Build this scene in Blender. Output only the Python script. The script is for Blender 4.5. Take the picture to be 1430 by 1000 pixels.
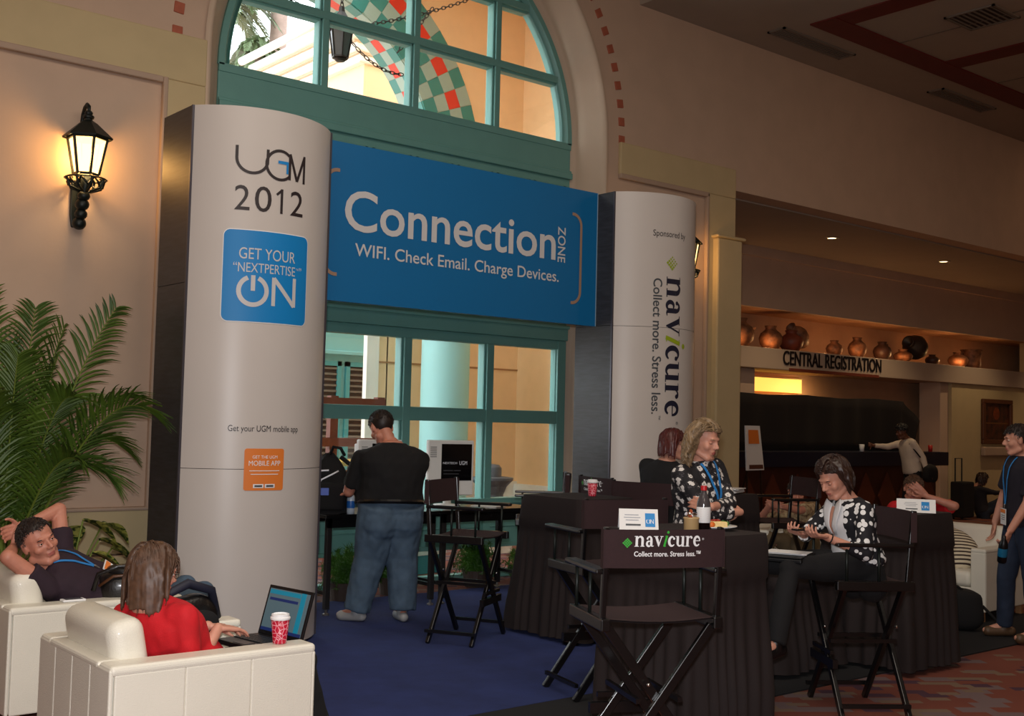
import bpy, bmesh, math, random
from mathutils import Vector as V, Matrix, noise
PI = math.pi
for o in list(bpy.data.objects): bpy.data.objects.remove(o)
SC = bpy.context.scene
COL = SC.collection
random.seed(7)
# ------------------------------------------------------------------ camera
YAW, PIT, ROL = math.radians(39.45), math.radians(3.2), math.radians(1.4)
_f = V((math.sin(YAW)*math.cos(PIT), math.cos(YAW)*math.cos(PIT), math.sin(PIT)))
_r = V((math.cos(YAW), -math.sin(YAW), 0)); _u = _r.cross(_f)
_R = _r*math.cos(ROL) + _u*math.sin(ROL); _U = _u*math.cos(ROL) - _r*math.sin(ROL)
cd = bpy.data.cameras.new('camera'); cam = bpy.data.objects.new('camera', cd); COL.objects.link(cam)
cd.sensor_width = 36; cd.lens = 1596/1430*36; cd.clip_start = .05; cd.clip_end = 200
cam.matrix_world = Matrix(((_R.x, _U.x, -_f.x, 0), (_R.y, _U.y, -_f.y, 0), (_R.z, _U.z, -_f.z, 1.65), (0, 0, 0, 1)))
SC.camera = cam
# ------------------------------------------------------------------ world, lights, exposure
W = bpy.data.worlds.new('overcast_sky'); SC.world = W; W.use_nodes = True
W.node_tree.nodes['Background'].inputs[0].default_value = (.93, .95, 1, 1)
W.node_tree.nodes['Background'].inputs[1].default_value = 4.4
SC.view_settings.view_transform = 'Standard'; SC.view_settings.look = 'None'
SC.view_settings.exposure = 0; SC.view_settings.gamma = 1; SC.view_settings.use_curve_mapping = False
SC.cycles.use_denoising = True; SC.cycles.sample_clamp_indirect = 4; SC.cycles.max_bounces = 6

def light(name, typ, loc, power, col=(1, 1, 1), size=.1, aim=None, sizey=None, spot=None, blend=.4):
    l = bpy.data.lights.new(name, typ); l.energy = power; l.color = col
    if typ == 'AREA':
        l.size = size
        if sizey: l.shape = 'RECTANGLE'; l.size_y = sizey
    elif typ != 'SUN': l.shadow_soft_size = size
    if typ == 'SPOT': l.spot_size = math.radians(spot or 60); l.spot_blend = blend
    o = bpy.data.objects.new(name, l); COL.objects.link(o); o.location = loc
    if aim is not None: o.rotation_euler = (V(aim)-V(loc)).to_track_quat('-Z', 'Y').to_euler()
    return o
WARM = (1, .72, .42)
# the camera's own flash
light('camera_flash', 'SPOT', (-.02, .02, 1.80), 700, (.97, .97, 1.0), .05, aim=(3.3, 4.9, 1.35), spot=84, blend=.85)
# unseen soft fill lights added overhead and behind the camera
light('lobby_ceiling_fill', 'AREA', (4.5, 3.0, 6.3), 130, (1, .88, .74), 4.5, aim=(4.5, 3.6, 0))
light('lobby_ceiling_fill', 'AREA', (.5, 2.5, 6.3), 120, (1, .88, .74), 4.0, aim=(1.2, 4.2, 0))
light('lobby_ceiling_fill', 'AREA', (14, 4.5, 6.3), 35, (1, .66, .42), 4.0, aim=(14, 6, 0))
light('lobby_fill_point', 'POINT', (1.0, -1.5, 5.0), 90, (1, .86, .70), .5)  # unseen point fills added to lift the ceiling and upper walls
light('lobby_fill_point', 'POINT', (13.5, 1.5, 4.6), 30, (1, .74, .50), .5)
light('lobby_ceiling_fill', 'AREA', (21, 7.5, 6.3), 20, (1, .58, .32), 3.5, aim=(21, 9, 0))

# ------------------------------------------------------------------ material helpers
MAT = {}
def mat(name, col, rough=.6, metal=0, noise_amt=0, nscale=8, bump=0, bscale=60, emit=None, estr=0, coat=0, col2=None, sss=0, spec=None, stretch=None):
    if name in MAT: return MAT[name]
    m = bpy.data.materials.new(name); m.use_nodes = True; nt = m.node_tree; b = nt.nodes['Principled BSDF']
    def lin(c): return tuple(((x/12.92) if x <= .04045 else ((x+.055)/1.055)**2.4) for x in c)
    c = lin(col)
    b.inputs['Base Color'].default_value = (*c, 1); b.inputs['Roughness'].default_value = rough; b.inputs['Metallic'].default_value = metal
    if coat: b.inputs['Coat Weight'].default_value = coat; b.inputs['Coat Roughness'].default_value = .15
    if spec is not None: b.inputs['Specular IOR Level'].default_value = spec
    if sss: b.inputs['Subsurface Weight'].default_value = sss; b.inputs['Subsurface Radius'].default_value = (.01, .004, .002)
    if emit: b.inputs['Emission Color'].default_value = (*lin(emit), 1); b.inputs['Emission Strength'].default_value = estr
    tc = nt.nodes.new('ShaderNodeTexCoord'); mp = nt.nodes.new('ShaderNodeMapping'); nt.links.new(tc.outputs['Object'], mp.inputs[0])
    if stretch: mp.inputs['Scale'].default_value = stretch
    if noise_amt or col2:
        n = nt.nodes.new('ShaderNodeTexNoise'); n.inputs['Scale'].default_value = nscale; n.inputs['Detail'].default_value = 6
        nt.links.new(mp.outputs[0], n.inputs['Vector'])
        r = nt.nodes.new('ShaderNodeValToRGB')
        c2 = lin(col2) if col2 else tuple(x*(1-noise_amt) for x in c)
        r.color_ramp.elements[0].position = .35; r.color_ramp.elements[1].position = .65
        r.color_ramp.elements[0].color = (*c2, 1); r.color_ramp.elements[1].color = (*c, 1)
        nt.links.new(n.outputs[0], r.inputs[0]); nt.links.new(r.outputs[0], b.inputs['Base Color'])
    if bump:
        n2 = nt.nodes.new('ShaderNodeTexNoise'); n2.inputs['Scale'].default_value = bscale; n2.inputs['Detail'].default_value = 4
        nt.links.new(mp.outputs[0], n2.inputs['Vector'])
        bp = nt.nodes.new('ShaderNodeBump'); bp.inputs['Strength'].default_value = bump; bp.inputs['Distance'].default_value = .01
        nt.links.new(n2.outputs[0], bp.inputs['Height']); nt.links.new(bp.outputs[0], b.inputs['Normal'])
    MAT[name] = m; return m
def node_mat(name, build, rough=.7):
    m = bpy.data.materials.new(name); m.use_nodes = True; nt = m.node_tree; b = nt.nodes['Principled BSDF']; b.inputs['Roughness'].default_value = rough
    tc = nt.nodes.new('ShaderNodeTexCoord'); build(nt, tc, b); MAT[name] = m; return m
def L3(c): return tuple(((x/12.92) if x <= .04045 else ((x+.055)/1.055)**2.4) for x in c)

M = dict(
 pinkwall=mat('pink_plaster', (.80, .69, .60), .8, 0, .06, 3, .08, 30),
 cream=mat('cream_plaster', (.79, .71, .545), .75, 0, .05, 4, .06, 40),
 trimpink=mat('mauve_moulding', (.72, .62, .54), .7, 0, .05, 4),
 ceil=mat('ceiling_plaster', (.68, .63, .57), .85, 0, .05, 2),
 redband=mat('red_band_paint', (.42, .10, .08), .55, 0, .1, 5),
 terracotta=mat('terracotta_tile', (.70, .38, .28), .7, 0, .15, 20),
 teal=mat('teal_paint', (.42, .63, .60), .45, 0, .05, 5),
 whitelam=mat('white_laminate', (.80, .77, .745), .38, 0, .02, 3),
 darkpanel=mat('dark_woodgrain_panel', (.235, .235, .25), .42, 0, 0, 6, .05, 50, col2=(.19, .185, .19), stretch=(1, 1, 9)),
 blue=mat('print_blue', (.0, .51, .79), .5, 0, .02, 3), bannerblue=mat('banner_blue', (.0, .405, .63), .5, 0, .02, 3),
 silver=mat('silver_lettering', (.80, .79, .79), .4),
 bronze=mat('bronze_print', (.62, .50, .42), .5),
 ink=mat('dark_brown_ink', (.16, .12, .13), .5),
 inkblue=mat('navy_ink', (.10, .11, .20), .5),
 inkgrey=mat('grey_ink', (.28, .30, .32), .5),
 lime=mat('lime_ink', (.60, .68, .10), .5),
 green=mat('green_ink', (.22, .68, .22), .5),
 orange=mat('orange_print', (.90, .50, .20), .5),
 white=mat('white_print', (.93, .93, .93), .5),
 paper=mat('white_card', (.90, .90, .90), .6),
 leather=mat('white_leather', (.91, .89, .83), .38, 0, .03, 4, .25, 220, coat=.15),
 blackwood=mat('black_lacquer_wood', (.055, .05, .055), .28, 0, .1, 20, coat=.3),
 brownwood=mat('dark_brown_wood', (.18, .09, .05), .4, 0, .2, 14),
 canvas=mat('maroon_black_canvas', (.19, .10, .11), .85, 0, .12, 60, .2, 400),
 cloth=mat('black_brown_table_cloth', (.118, .072, .07), .85, 0, .1, 10, .15, 300),
 black=mat('black_fabric', (.055, .05, .06), .9, 0, .1, 30, .2, 200),
 blackplastic=mat('black_plastic', (.05, .05, .06), .35),
 steel=mat('brushed_steel', (.62, .60, .58), .3, .9),
 darkmetal=mat('dark_patina_metal', (.10, .13, .12), .45, .3, .2, 30),
 chrome=mat('chrome', (.8, .8, .8), .15, 1),
 denim=mat('blue_denim', (.30, .385, .47), .85, 0, .25, 12, .3, 300),
 skin=mat('skin', (.80, .57, .48), .5, 0, .08, 25, .05, 200, sss=.08),
 skinred=mat('ruddy_skin', (.78, .52, .43), .5, 0, .1, 25, .05, 200, sss=.08),
 skindark=mat('brown_skin', (.40, .24, .17), .5, 0, .08, 25),
 lip=mat('lip_skin', (.70, .40, .36), .45),
 eyew=mat('eye_white', (.85, .82, .78), .25), iris=mat('iris', (.12, .09, .07), .2),
 peach=mat('peach_stucco', (.96, .81, .62), .85, 0, .05, 6, .2, 40),
 tan=mat('tan_stucco', (.95, .79, .59), .85, 0, .05, 6, .2, 40),
 pinkstucco=mat('pink_stucco', (.98, .80, .66), .85),
 outwhite=mat('white_cornice_paint', (.95, .93, .88), .7),
 palecol=mat('pale_teal_column', (.62, .82, .81), .6, 0, .03, 3),
 tileteal=mat('teal_tile', (.22, .52, .48), .4), tilegrey=mat('grey_green_tile', (.60, .68, .62), .4), tilered=mat('red_tile', (.85, .22, .14), .4),
)
def carpet(nt, tc, b):
    n = nt.nodes.new('ShaderNodeTexNoise'); n.inputs['Scale'].default_value = 2.5; n.inputs['Detail'].default_value = 8; n.inputs['Roughness'].default_value = .7
    nt.links.new(tc.outputs['Object'], n.inputs['Vector'])
    r = nt.nodes.new('ShaderNodeValToRGB'); r.color_ramp.elements[0].position = .3; r.color_ramp.elements[1].position = .7
    r.color_ramp.elements[0].color = (*L3((.10, .15, .34)), 1); r.color_ramp.elements[1].color = (*L3((.15, .21, .44)), 1)
    nt.links.new(n.outputs[0], r.inputs[0]); nt.links.new(r.outputs[0], b.inputs['Base Color'])
    n2 = nt.nodes.new('ShaderNodeTexNoise'); n2.inputs['Scale'].default_value = 260; nt.links.new(tc.outputs['Object'], n2.inputs['Vector'])
    bp = nt.nodes.new('ShaderNodeBump'); bp.inputs['Strength'].default_value = .5; nt.links.new(n2.outputs[0], bp.inputs['Height']); nt.links.new(bp.outputs[0], b.inputs['Normal'])
M['bluecarpet'] = node_mat('blue_carpet', carpet, .95)
def patterned(nt, tc, b):
    mp = nt.nodes.new('ShaderNodeMapping'); mp.inputs['Rotation'].default_value = (0, 0, .6); nt.links.new(tc.outputs['Object'], mp.inputs[0])
    base = None
    cols = [((.42, .20, .15), (.48, .25, .18)), (.43, .35, .35), (.28, .16, .22), (.46, .37, .30)]
    n = nt.nodes.new('ShaderNodeTexNoise'); n.inputs['Scale'].default_value = 1.2; nt.links.new(mp.outputs[0], n.inputs['Vector'])
    r = nt.nodes.new('ShaderNodeMix'); r.data_type = 'RGBA'; nt.links.new(n.outputs[0], r.inputs[0])
    r.inputs[6].default_value = (*L3(cols[0][0]), 1); r.inputs[7].default_value = (*L3(cols[0][1]), 1); base = r.outputs[2]
    for k, (sc, thr) in enumerate(((1.9, .80), (2.4, .87), (3.1, .85))):
        br = nt.nodes.new('ShaderNodeTexBrick'); br.inputs['Scale'].default_value = sc; br.inputs['Mortar Size'].default_value = 0
        br.inputs['Color1'].default_value = (0, 0, 0, 1); br.inputs['Color2'].default_value = (1, 1, 1, 1); br.inputs['Bias'].default_value = 0
        br.offset = .35+.1*k; br.inputs['Brick Width'].default_value = .42; br.inputs['Row Height'].default_value = .22
        nt.links.new(mp.outputs[0], br.inputs['Vector'])
        g = nt.nodes.new('ShaderNodeMath'); g.operation = 'GREATER_THAN'; g.inputs[1].default_value = thr; nt.links.new(br.outputs[0], g.inputs[0])
        mx = nt.nodes.new('ShaderNodeMix'); mx.data_type = 'RGBA'; nt.links.new(g.outputs[0], mx.inputs[0]); nt.links.new(base, mx.inputs[6]); mx.inputs[7].default_value = (*L3(cols[k+1]), 1); base = mx.outputs[2]
    nt.links.new(base, b.inputs['Base Color'])
M['patcarpet'] = node_mat('patterned_red_carpet', patterned, .95)
def glassm():
    m = bpy.data.materials.new('window_glass'); m.use_nodes = True; nt = m.node_tree; nt.nodes.clear()
    o = nt.nodes.new('ShaderNodeOutputMaterial'); t = nt.nodes.new('ShaderNodeBsdfTransparent'); g = nt.nodes.new('ShaderNodeBsdfGlossy'); g.inputs['Roughness'].default_value = .02
    mx = nt.nodes.new('ShaderNodeMixShader'); mx.inputs[0].default_value = .05
    t.inputs[0].default_value = (.95, .98, .97, 1)
    nt.links.new(t.outputs[0], mx.inputs[1]); nt.links.new(g.outputs[0], mx.inputs[2]); nt.links.new(mx.outputs[0], o.inputs[0]); return m
M['glass'] = glassm()
def amber():
    m = bpy.data.materials.new('amber_glass'); m.use_nodes = True; nt = m.node_tree; nt.nodes.clear()
    o = nt.nodes.new('ShaderNodeOutputMaterial'); t = nt.nodes.new('ShaderNodeBsdfTransparent'); e = nt.nodes.new('ShaderNodeEmission')
    e.inputs[0].default_value = (1, .62, .24, 1); e.inputs[1].default_value = 5; t.inputs[0].default_value = (1, .8, .5, 1)
    a = nt.nodes.new('ShaderNodeMixShader'); a.inputs[0].default_value = .65
    nt.links.new(t.outputs[0], a.inputs[1]); nt.links.new(e.outputs[0], a.inputs[2]); nt.links.new(a.outputs[0], o.inputs[0]); return m
M['gold'] = amber()
TMP = bpy.data.scenes.new('meshing')
def evaluated_mesh(o):                                # o must not be linked anywhere; meshed in a side scene so that the main one is not re-evaluated
    TMP.collection.objects.link(o); vl = TMP.view_layers[0]; vl.update(); me = bpy.data.meshes.new_from_object(o.evaluated_get(vl.depsgraph)); TMP.collection.objects.unlink(o); return me

# ------------------------------------------------------------------ mesh helpers
def perp(d):
    d = d.normalized(); a = V((0, 0, 1)) if abs(d.z) < .9 else V((1, 0, 0))
    x = d.cross(a).normalized(); return x, x.cross(d)
class B:
    def __init__(s): s.v = []; s.f = []; s.mi = []; s.cur = 0
    def add(s, vs, fs):
        n = len(s.v); s.v += [tuple(p) for p in vs]; s.f += [tuple(i+n for i in f) for f in fs]; s.mi += [s.cur]*len(fs); return s
    def box(s, a, b, M_=None):
        x0, y0, z0 = a; x1, y1, z1 = b
        vs = [V(p) for p in ((x0, y0, z0), (x1, y0, z0), (x1, y1, z0), (x0, y1, z0), (x0, y0, z1), (x1, y0, z1), (x1, y1, z1), (x0, y1, z1))]
        if M_ is not None: vs = [M_ @ p for p in vs]
        return s.add(vs, [(3, 2, 1, 0), (4, 5, 6, 7), (0, 1, 5, 4), (1, 2, 6, 5), (2, 3, 7, 6), (3, 0, 4, 7)])
    def bar(s, p, q, w, h=None, up=None):           # rectangular bar
        p, q = V(p), V(q); d = (q-p).normalized(); h = h or w
        if up is None: x, y = perp(d)
        else: x = d.cross(V(up)).normalized(); y = x.cross(d)
        vs = [c + x*i*w/2 + y*j*h/2 for c in (p, q) for i, j in ((-1, -1), (1, -1), (1, 1), (-1, 1))]
        return s.add(vs, [(3, 2, 1, 0), (4, 5, 6, 7), (0, 1, 5, 4), (1, 2, 6, 5), (2, 3, 7, 6), (3, 0, 4, 7)])
    def tube(s, pts, r, n=8, cap=True):
        pts = [V(p) for p in pts]; rs = r if isinstance(r, (list, tuple)) else [r]*len(pts)
        vs = []; x = None
        for i, p in enumerate(pts):
            d = (pts[min(i+1, len(pts)-1)]-pts[max(i-1, 0)])
            if d.length < 1e-9: d = V((0, 0, 1))
            d.normalize()
            if x is None: x, _ = perp(d)
            x = (x-d*x.dot(d)).normalized(); y = d.cross(x)
            vs += [p+(x*math.cos(t*2*PI/n)+y*math.sin(t*2*PI/n))*rs[i] for t in range(n)]
        fs = [(i*n+j, i*n+(j+1) % n, (i+1)*n+(j+1) % n, (i+1)*n+j) for i in range(len(pts)-1) for j in range(n)]
        if cap: fs += [tuple(range(n))[::-1], tuple(range((len(pts)-1)*n, len(pts)*n))]
        return s.add(vs, fs)
    def cap(s, p, q, r0, r1=None, n=12):            # capsule
        p, q = V(p), V(q); r1 = r0 if r1 is None else r1; d = q-p
        d = d.normalized() if d.length > 1e-6 else V((0, 0, 1))
        pts = []; rs = []
        for k in range(4): a = PI/2*k/4; pts.append(p-d*r0*math.cos(a)); rs.append(max(1e-4, r0*math.sin(a)))
        pts += [p, q]; rs += [r0, r1]
        for k in range(3, -1, -1): a = PI/2*k/4; pts.append(q+d*r1*math.cos(a)); rs.append(max(1e-4, r1*math.sin(a)))
        return s.tube(pts, rs, n)
    def ell(s, c, r, M_=None, nu=16, nv=10, rot=None):
        vs = []; fs = []
        for j in range(nv+1):
            t = PI*j/nv
            for i in range(nu):
                a = 2*PI*i/nu; p = V((math.sin(t)*math.cos(a)*r[0], math.sin(t)*math.sin(a)*r[1], math.cos(t)*r[2]))
                if rot is not None: p = rot @ p
                p += V(c); vs.append(M_ @ p if M_ is not None else p)
        for j in range(nv):
            for i in range(nu): fs.append((j*nu+i, (j+1)*nu+i, (j+1)*nu+(i+1) % nu, j*nu+(i+1) % nu))
        return s.add(vs, fs)
    def lathe(s, prof, c=(0, 0, 0), n=20, M_=None):
        vs = []; c = V(c)
        for r, z in prof:
            for i in range(n):
                p = c+V((max(r, 1e-4)*math.cos(2*PI*i/n), max(r, 1e-4)*math.sin(2*PI*i/n), z)); vs.append(M_ @ p if M_ is not None else p)
        fs = [(j*n+i, j*n+(i+1) % n, (j+1)*n+(i+1) % n, (j+1)*n+i) for j in range(len(prof)-1) for i in range(n)]
        return s.add(vs, fs)
    def prism(s, poly, a0, a1, axis='y'):            # polygon (simple) extruded
        f = {'y': lambda u, w, t: (u, t, w), 'z': lambda u, w, t: (u, w, t), 'x': lambda u, w, t: (t, u, w)}[axis]
        n = len(poly); vs = [f(u, w, a0) for u, w in poly]+[f(u, w, a1) for u, w in poly]
        return s.add(vs, [tuple(range(n)), tuple(range(2*n-1, n-1, -1))]+[(i, (i+n), (i+1) % n+n, (i+1) % n) for i in range(n)])
    def grid(s, nu, nv, fn, loop=False):
        vs = [fn(i/(nu-1 if not loop else nu), j/(nv-1)) for j in range(nv) for i in range(nu)]
        fs = [(j*nu+i, j*nu+(i+1) % nu, (j+1)*nu+(i+1) % nu, (j+1)*nu+i) for j in range(nv-1) for i in range(nu if loop else nu-1)]
        return s.add(vs, fs)
    def mesh(s, name='m'):
        me = bpy.data.meshes.new(name); me.from_pydata(s.v, [], s.f); me.polygons.foreach_set('material_index', s.mi); me.update(); return me
    def obj(s, name, m=None, parent=None, smooth=False, bevel=0, seg=2, fixn=True, sub=0, **tags):
        me = s.mesh(name)
        if fixn:
            bm = bmesh.new(); bm.from_mesh(me); bmesh.ops.recalc_face_normals(bm, faces=bm.faces); bm.to_mesh(me); bm.free()
        o = bpy.data.objects.new(name, me); COL.objects.link(o)
        for mm in (m if isinstance(m, (list, tuple)) else [m]): me.materials.append(mm)
        if parent is not None: o.parent = parent
        if smooth: me.polygons.foreach_set('use_smooth', [True]*len(me.polygons))
        if bevel:
            b = o.modifiers.new('b', 'BEVEL'); b.width = bevel; b.segments = seg; b.limit_method = 'ANGLE'; b.angle_limit = .7
        if sub: ss = o.modifiers.new('s', 'SUBSURF'); ss.levels = ss.render_levels = sub
        for k, v in tags.items(): o[k] = v
        return o
def thing(name, label, cat, loc=(0, 0, 0), rz=0, group=None):
    o = bpy.data.objects.new(name, None); COL.objects.link(o); o.location = loc; o.rotation_euler = (0, 0, rz)
    o['label'] = label; o['category'] = cat; o.empty_display_size = .1
    if group: o['group'] = group
    return o
def dup(root, loc, rz, label, group=None):
    r = root.copy(); COL.objects.link(r); r.location = loc; r.rotation_euler = (0, 0, rz); r['label'] = label
    if group: r['group'] = group
    for ch in list(root.children):
        c = ch.copy(); COL.objects.link(c); c.parent = r
        for g in list(ch.children): d = g.copy(); COL.objects.link(d); d.parent = c
    return r
def tag(o, label, cat, group=None, kind=None):
    o['label'] = label; o['category'] = cat
    if group: o['group'] = group
    if kind: o['kind'] = kind
    return o
def struct(o): o['kind'] = 'structure'; return o
# flat print: 2D shapes mapped on a surface
def stroke(pts, w, closed=False):
    n = len(pts); ws = w if isinstance(w, (list, tuple)) else [w]*n; vs = []; fs = []
    for i, (x, y) in enumerate(pts):
        a = pts[(i-1) % n] if (closed or i > 0) else pts[i]; c = pts[(i+1) % n] if (closed or i < n-1) else pts[i]
        dx, dy = c[0]-a[0], c[1]-a[1]; l = math.hypot(dx, dy) or 1; nx, ny = -dy/l*ws[i]/2, dx/l*ws[i]/2
        vs += [(x+nx, y+ny), (x-nx, y-ny)]
    for i in range(n if closed else n-1):
        j = (i+1) % n; fs.append((2*i, 2*i+1, 2*j+1, 2*j))
    return vs, fs
def arcp(cx, cy, rx, ry, a0, a1, n=20):
    return [(cx+rx*math.cos(math.radians(a0+(a1-a0)*i/n)), cy+ry*math.sin(math.radians(a0+(a1-a0)*i/n))) for i in range(n+1)]
def rect(x0, y0, x1, y1): return [(x0, y0), (x1, y0), (x1, y1), (x0, y1)], [(0, 1, 2, 3)]
def rgrid(x0, y0, x1, y1, r, n=24, m=6):             # rounded rectangle as vertical strips
    xs = sorted(set([x0+(x1-x0)*i/n for i in range(n+1)]+[x0+r*(1-math.cos(PI/2*k/6)) for k in range(7)]+[x1-r*(1-math.cos(PI/2*k/6)) for k in range(7)]))
    vs = []; fs = []
    for x in xs:
        d = max(0, r-(x-x0), r-(x1-x)); ins = r-math.sqrt(max(0, r*r-d*d))
        vs += [(x, y0+ins+(y1-y0-2*ins)*k/m) for k in range(m+1)]
    for i in range(len(xs)-1):
        for k in range(m): a = i*(m+1)+k; fs.append((a, a+m+1, a+m+2, a+1))
    return vs, fs
def text2d(s, x0, y0, x1, y1, bold=0, shear=0):
    cu = bpy.data.curves.new('t', 'FONT'); cu.body = s; cu.size = 1; cu.offset = bold; cu.shear = shear; cu.resolution_u = 4
    o = bpy.data.objects.new('t', cu); me = evaluated_mesh(o); vs = [tuple(v.co)[:2] for v in me.vertices]; fs = [tuple(p.vertices) for p in me.polygons]
    bpy.data.objects.remove(o); bpy.data.curves.remove(cu); bpy.data.meshes.remove(me)
    ax, bx = min(v[0] for v in vs), max(v[0] for v in vs); ay, by = min(v[1] for v in vs), max(v[1] for v in vs)
    sx = (x1-x0)/(bx-ax); sy = (y1-y0)/(by-ay) if y1 is not None else sx
    return [(x0+(x-ax)*sx, y0+(y-ay)*sy) for x, y in vs], fs
def flat(shapes, fn, name, m, parent=None, curved=False):
    b = B()
    for vs, fs in shapes: b.add([(p[0], 0, p[1]) for p in vs], fs)
    me = b.mesh(name); bm = bmesh.new(); bm.from_mesh(me); bpy.data.meshes.remove(me)
    for _ in range(4):
        es = [e for e in bm.edges if e.calc_length() > .035]
        if not es or curved is False: break
        bmesh.ops.subdivide_edges(bm, edges=es, cuts=1); bmesh.ops.triangulate(bm, faces=[f for f in bm.faces if len(f.verts) > 4])
    for v in bm.verts: v.co = fn(v.co.x, v.co.z)
    me = bpy.data.meshes.new(name); bm.to_mesh(me); bm.free(); me.materials.append(m)
    o = bpy.data.objects.new(name, me); COL.objects.link(o); o.parent = parent
    return o
def xf(shape, sx=1, sy=1, ox=0, oy=0, rot=0):
    c, s_ = math.cos(rot), math.sin(rot)
    return [((x*c-y*s_)*sx+ox, (x*s_+y*c)*sy+oy) for x, y in shape[0]], shape[1]
def serif(word):                                      # bold serif lower-case lettering, x-height 1; returns [(shape,is_i)], width
    out = []; x = 0
    def st(a, h=1, w=.24, top=True, foot=True, oy=0):
        out.append((rect(a, oy, a+w, h), 0))
        if foot: out.append((rect(a-.09, oy, a+w+.09, oy+.06), 0))
        if top: out.append((([(a-.12, h-.06), (a+.01, h-.06), (a+.01, h), (a-.12, h-.03)], [(0, 1, 2, 3)]), 0))
    for ch in word:
        if ch == 'n' or ch == 'r':
            st(x+.1)
            if ch == 'n':
                out.append((stroke(arcp(x+.55, .66, .23, .28, 165, 0, 14), [.07+.17*min(1, i/11) for i in range(15)]), 0)); out.append((rect(x+.66, 0, x+.90, .66), 0)); out.append((rect(x+.57, 0, x+.99, .06), 0)); x += 1.06
            else:
                out.append((stroke(arcp(x+.52, .70, .2, .24, 165, 50, 10), [.06+.12*i/10 for i in range(11)]), 0)); out.append((xf((arc_disc(.11)), 1, 1, x+.63, .84), 0)); x += .82
        elif ch == 'a':
            out.append((rect(x+.46, .1, x+.70, .72), 0)); out.append((stroke(arcp(x+.38, .70, .20, .24, 0, 150, 14), [.22-.12*i/14 for i in range(15)]), 0)); out.append((xf(arc_disc(.1), 1, 1, x+.20, .76), 0))
            out.append((stroke(arcp(x+.36, .28, .20, .24, 60, 330, 18), [.08+.13*math.sin(PI*i/18) for i in range(19)]), 0)); out.append((stroke([(x+.6, .12), (x+.70, .04), (x+.84, .07)], [.2, .1, .04]), 0)); x += .86
        elif ch == 'v':
            out.append((([(x+.04, 1), (x+.32, 1), (x+.58, .2), (x+.44, 0)], [(0, 1, 2, 3)]), 0)); out.append((stroke([(x+.46, .02), (x+.76, .98)], .08), 0)); out.append((rect(x-.04, .94, x+.40, 1), 0)); out.append((rect(x+.6, .94, x+.92, 1), 0)); x += .90
        elif ch == 'i':
            out.append((stroke([(x+.12, 0), (x+.40, 1.04)], .20), 1)); out.append((stroke([(x+.2, .98), (x+.4, 1.02)], .06), 1)); out.append((stroke([(x+.1, .03), (x+.32, .06)], .06), 1)); out.append((xf(arc_disc(.13), 1, 1, x+.50, 1.36), 1)); x += .50
        elif ch == 'c':
            out.append((stroke(arcp(x+.42, .5, .30, .43, 48, 318, 24), [.08+.18*math.sin(PI*i/24) for i in range(25)]), 0)); out.append((xf(arc_disc(.11), 1, 1, x+.62, .76), 0)); x += .80
        elif ch == 'u':
            out.append((rect(x+.08, .3, x+.32, 1), 0)); out.append((rect(x-.03, .94, x+.1, 1), 0)); out.append((stroke(arcp(x+.42, .34, .22, .27, 180, 330, 14), [.24-.16*i/14 for i in range(15)]), 0)); out.append((rect(x+.62, 0, x+.86, 1), 0)); out.append((rect(x+.5, .94, x+.66, 1), 0)); out.append((rect(x+.84, 0, x+.97, .06), 0)); x += 1.02
        elif ch == 'e':
            out.append((stroke(arcp(x+.42, .5, .29, .43, 5, 320, 26), [.10+.15*math.sin(PI*i/26) for i in range(27)]), 0)); out.append((rect(x+.2, .5, x+.76, .57), 0)); x += .86
    return out, x
def arc_disc(r, n=14): return [(r*math.cos(2*PI*i/n), r*math.sin(2*PI*i/n)) for i in range(n)], [tuple(range(n))]
# ================================================================== THE SETTING
Y0, YW, XC, ZS = 9.23, 9.60, 6.48, 4.85
XL, XR = -4.5, 27.0
# floor
struct(B().box((XL, -4, -.1), (XR, 13.2, 0)).obj('floor', M['patcarpet']))
# window wall: one plate with the arched opening and the registration opening cut out of its outline
arc = [(XC+2.40*math.cos(a), ZS+2.40*math.sin(a)) for a in [PI-PI*i/40 for i in range(41)]]
poly = [(XL, 0), (XC-2.40, 0)]+arc+[(XC+2.40, 0), (11.12, 0), (11.12, 4.62), (XR, 4.62), (XR, 7.9), (XL, 7.9)]
wall_back = struct(B().prism(poly, Y0, Y0+.32).obj('wall_back', M['pinkwall']))
# raised cream surround of the inset panels, left and right
t = B()
t.box((XL, Y0-.05, 4.46), (XC-2.40, Y0, 4.87)); t.box((3.74, Y0-.05, .87), (XC-2.40, Y0, 4.46)); t.box((XL, Y0-.07, .51), (XC-2.40, Y0, .87)); t.box((-.6, Y0-.05, .87), (-.2, Y0, 4.46))
struct(t.obj('trim_1', M['cream'], bevel=.012))
t = B()
t.box((XL, Y0-.058, 4.42), (3.70, Y0-.002, 4.475)); t.box((3.70, Y0-.058, .87), (3.745, Y0-.002, 4.475)); t.box((XL, Y0-.085, .855), (3.76, Y0-.002, .885))
struct(t.obj('trim_2', M['trimpink'], bevel=.012))
t = B()
t.box((9.09, Y0-.05, 4.50), (11.12, Y0, 4.87)); t.box((10.60, Y0-.05, 0), (11.12, Y0, 4.50)); t.box((9.09, Y0-.05, 0), (10.6, Y0, .87))
struct(t.obj('trim_3', M['cream'], bevel=.012))
t = B(); t.box((9.09, Y0-.058, 4.45), (10.62, Y0-.002, 4.51)); t.box((10.58, Y0-.058, .87), (10.62, Y0-.002, 4.5))
struct(t.obj('trim_4', M['trimpink'], bevel=.012))
t = B(); t.box((10.70, Y0-.13, 0), (11.16, Y0+.34, 3.96)); t.box((10.66, Y0-.16, 3.96), (11.2, Y0+.36, 4.0))
struct(t.obj('column', M['cream'], bevel=.02))
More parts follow.
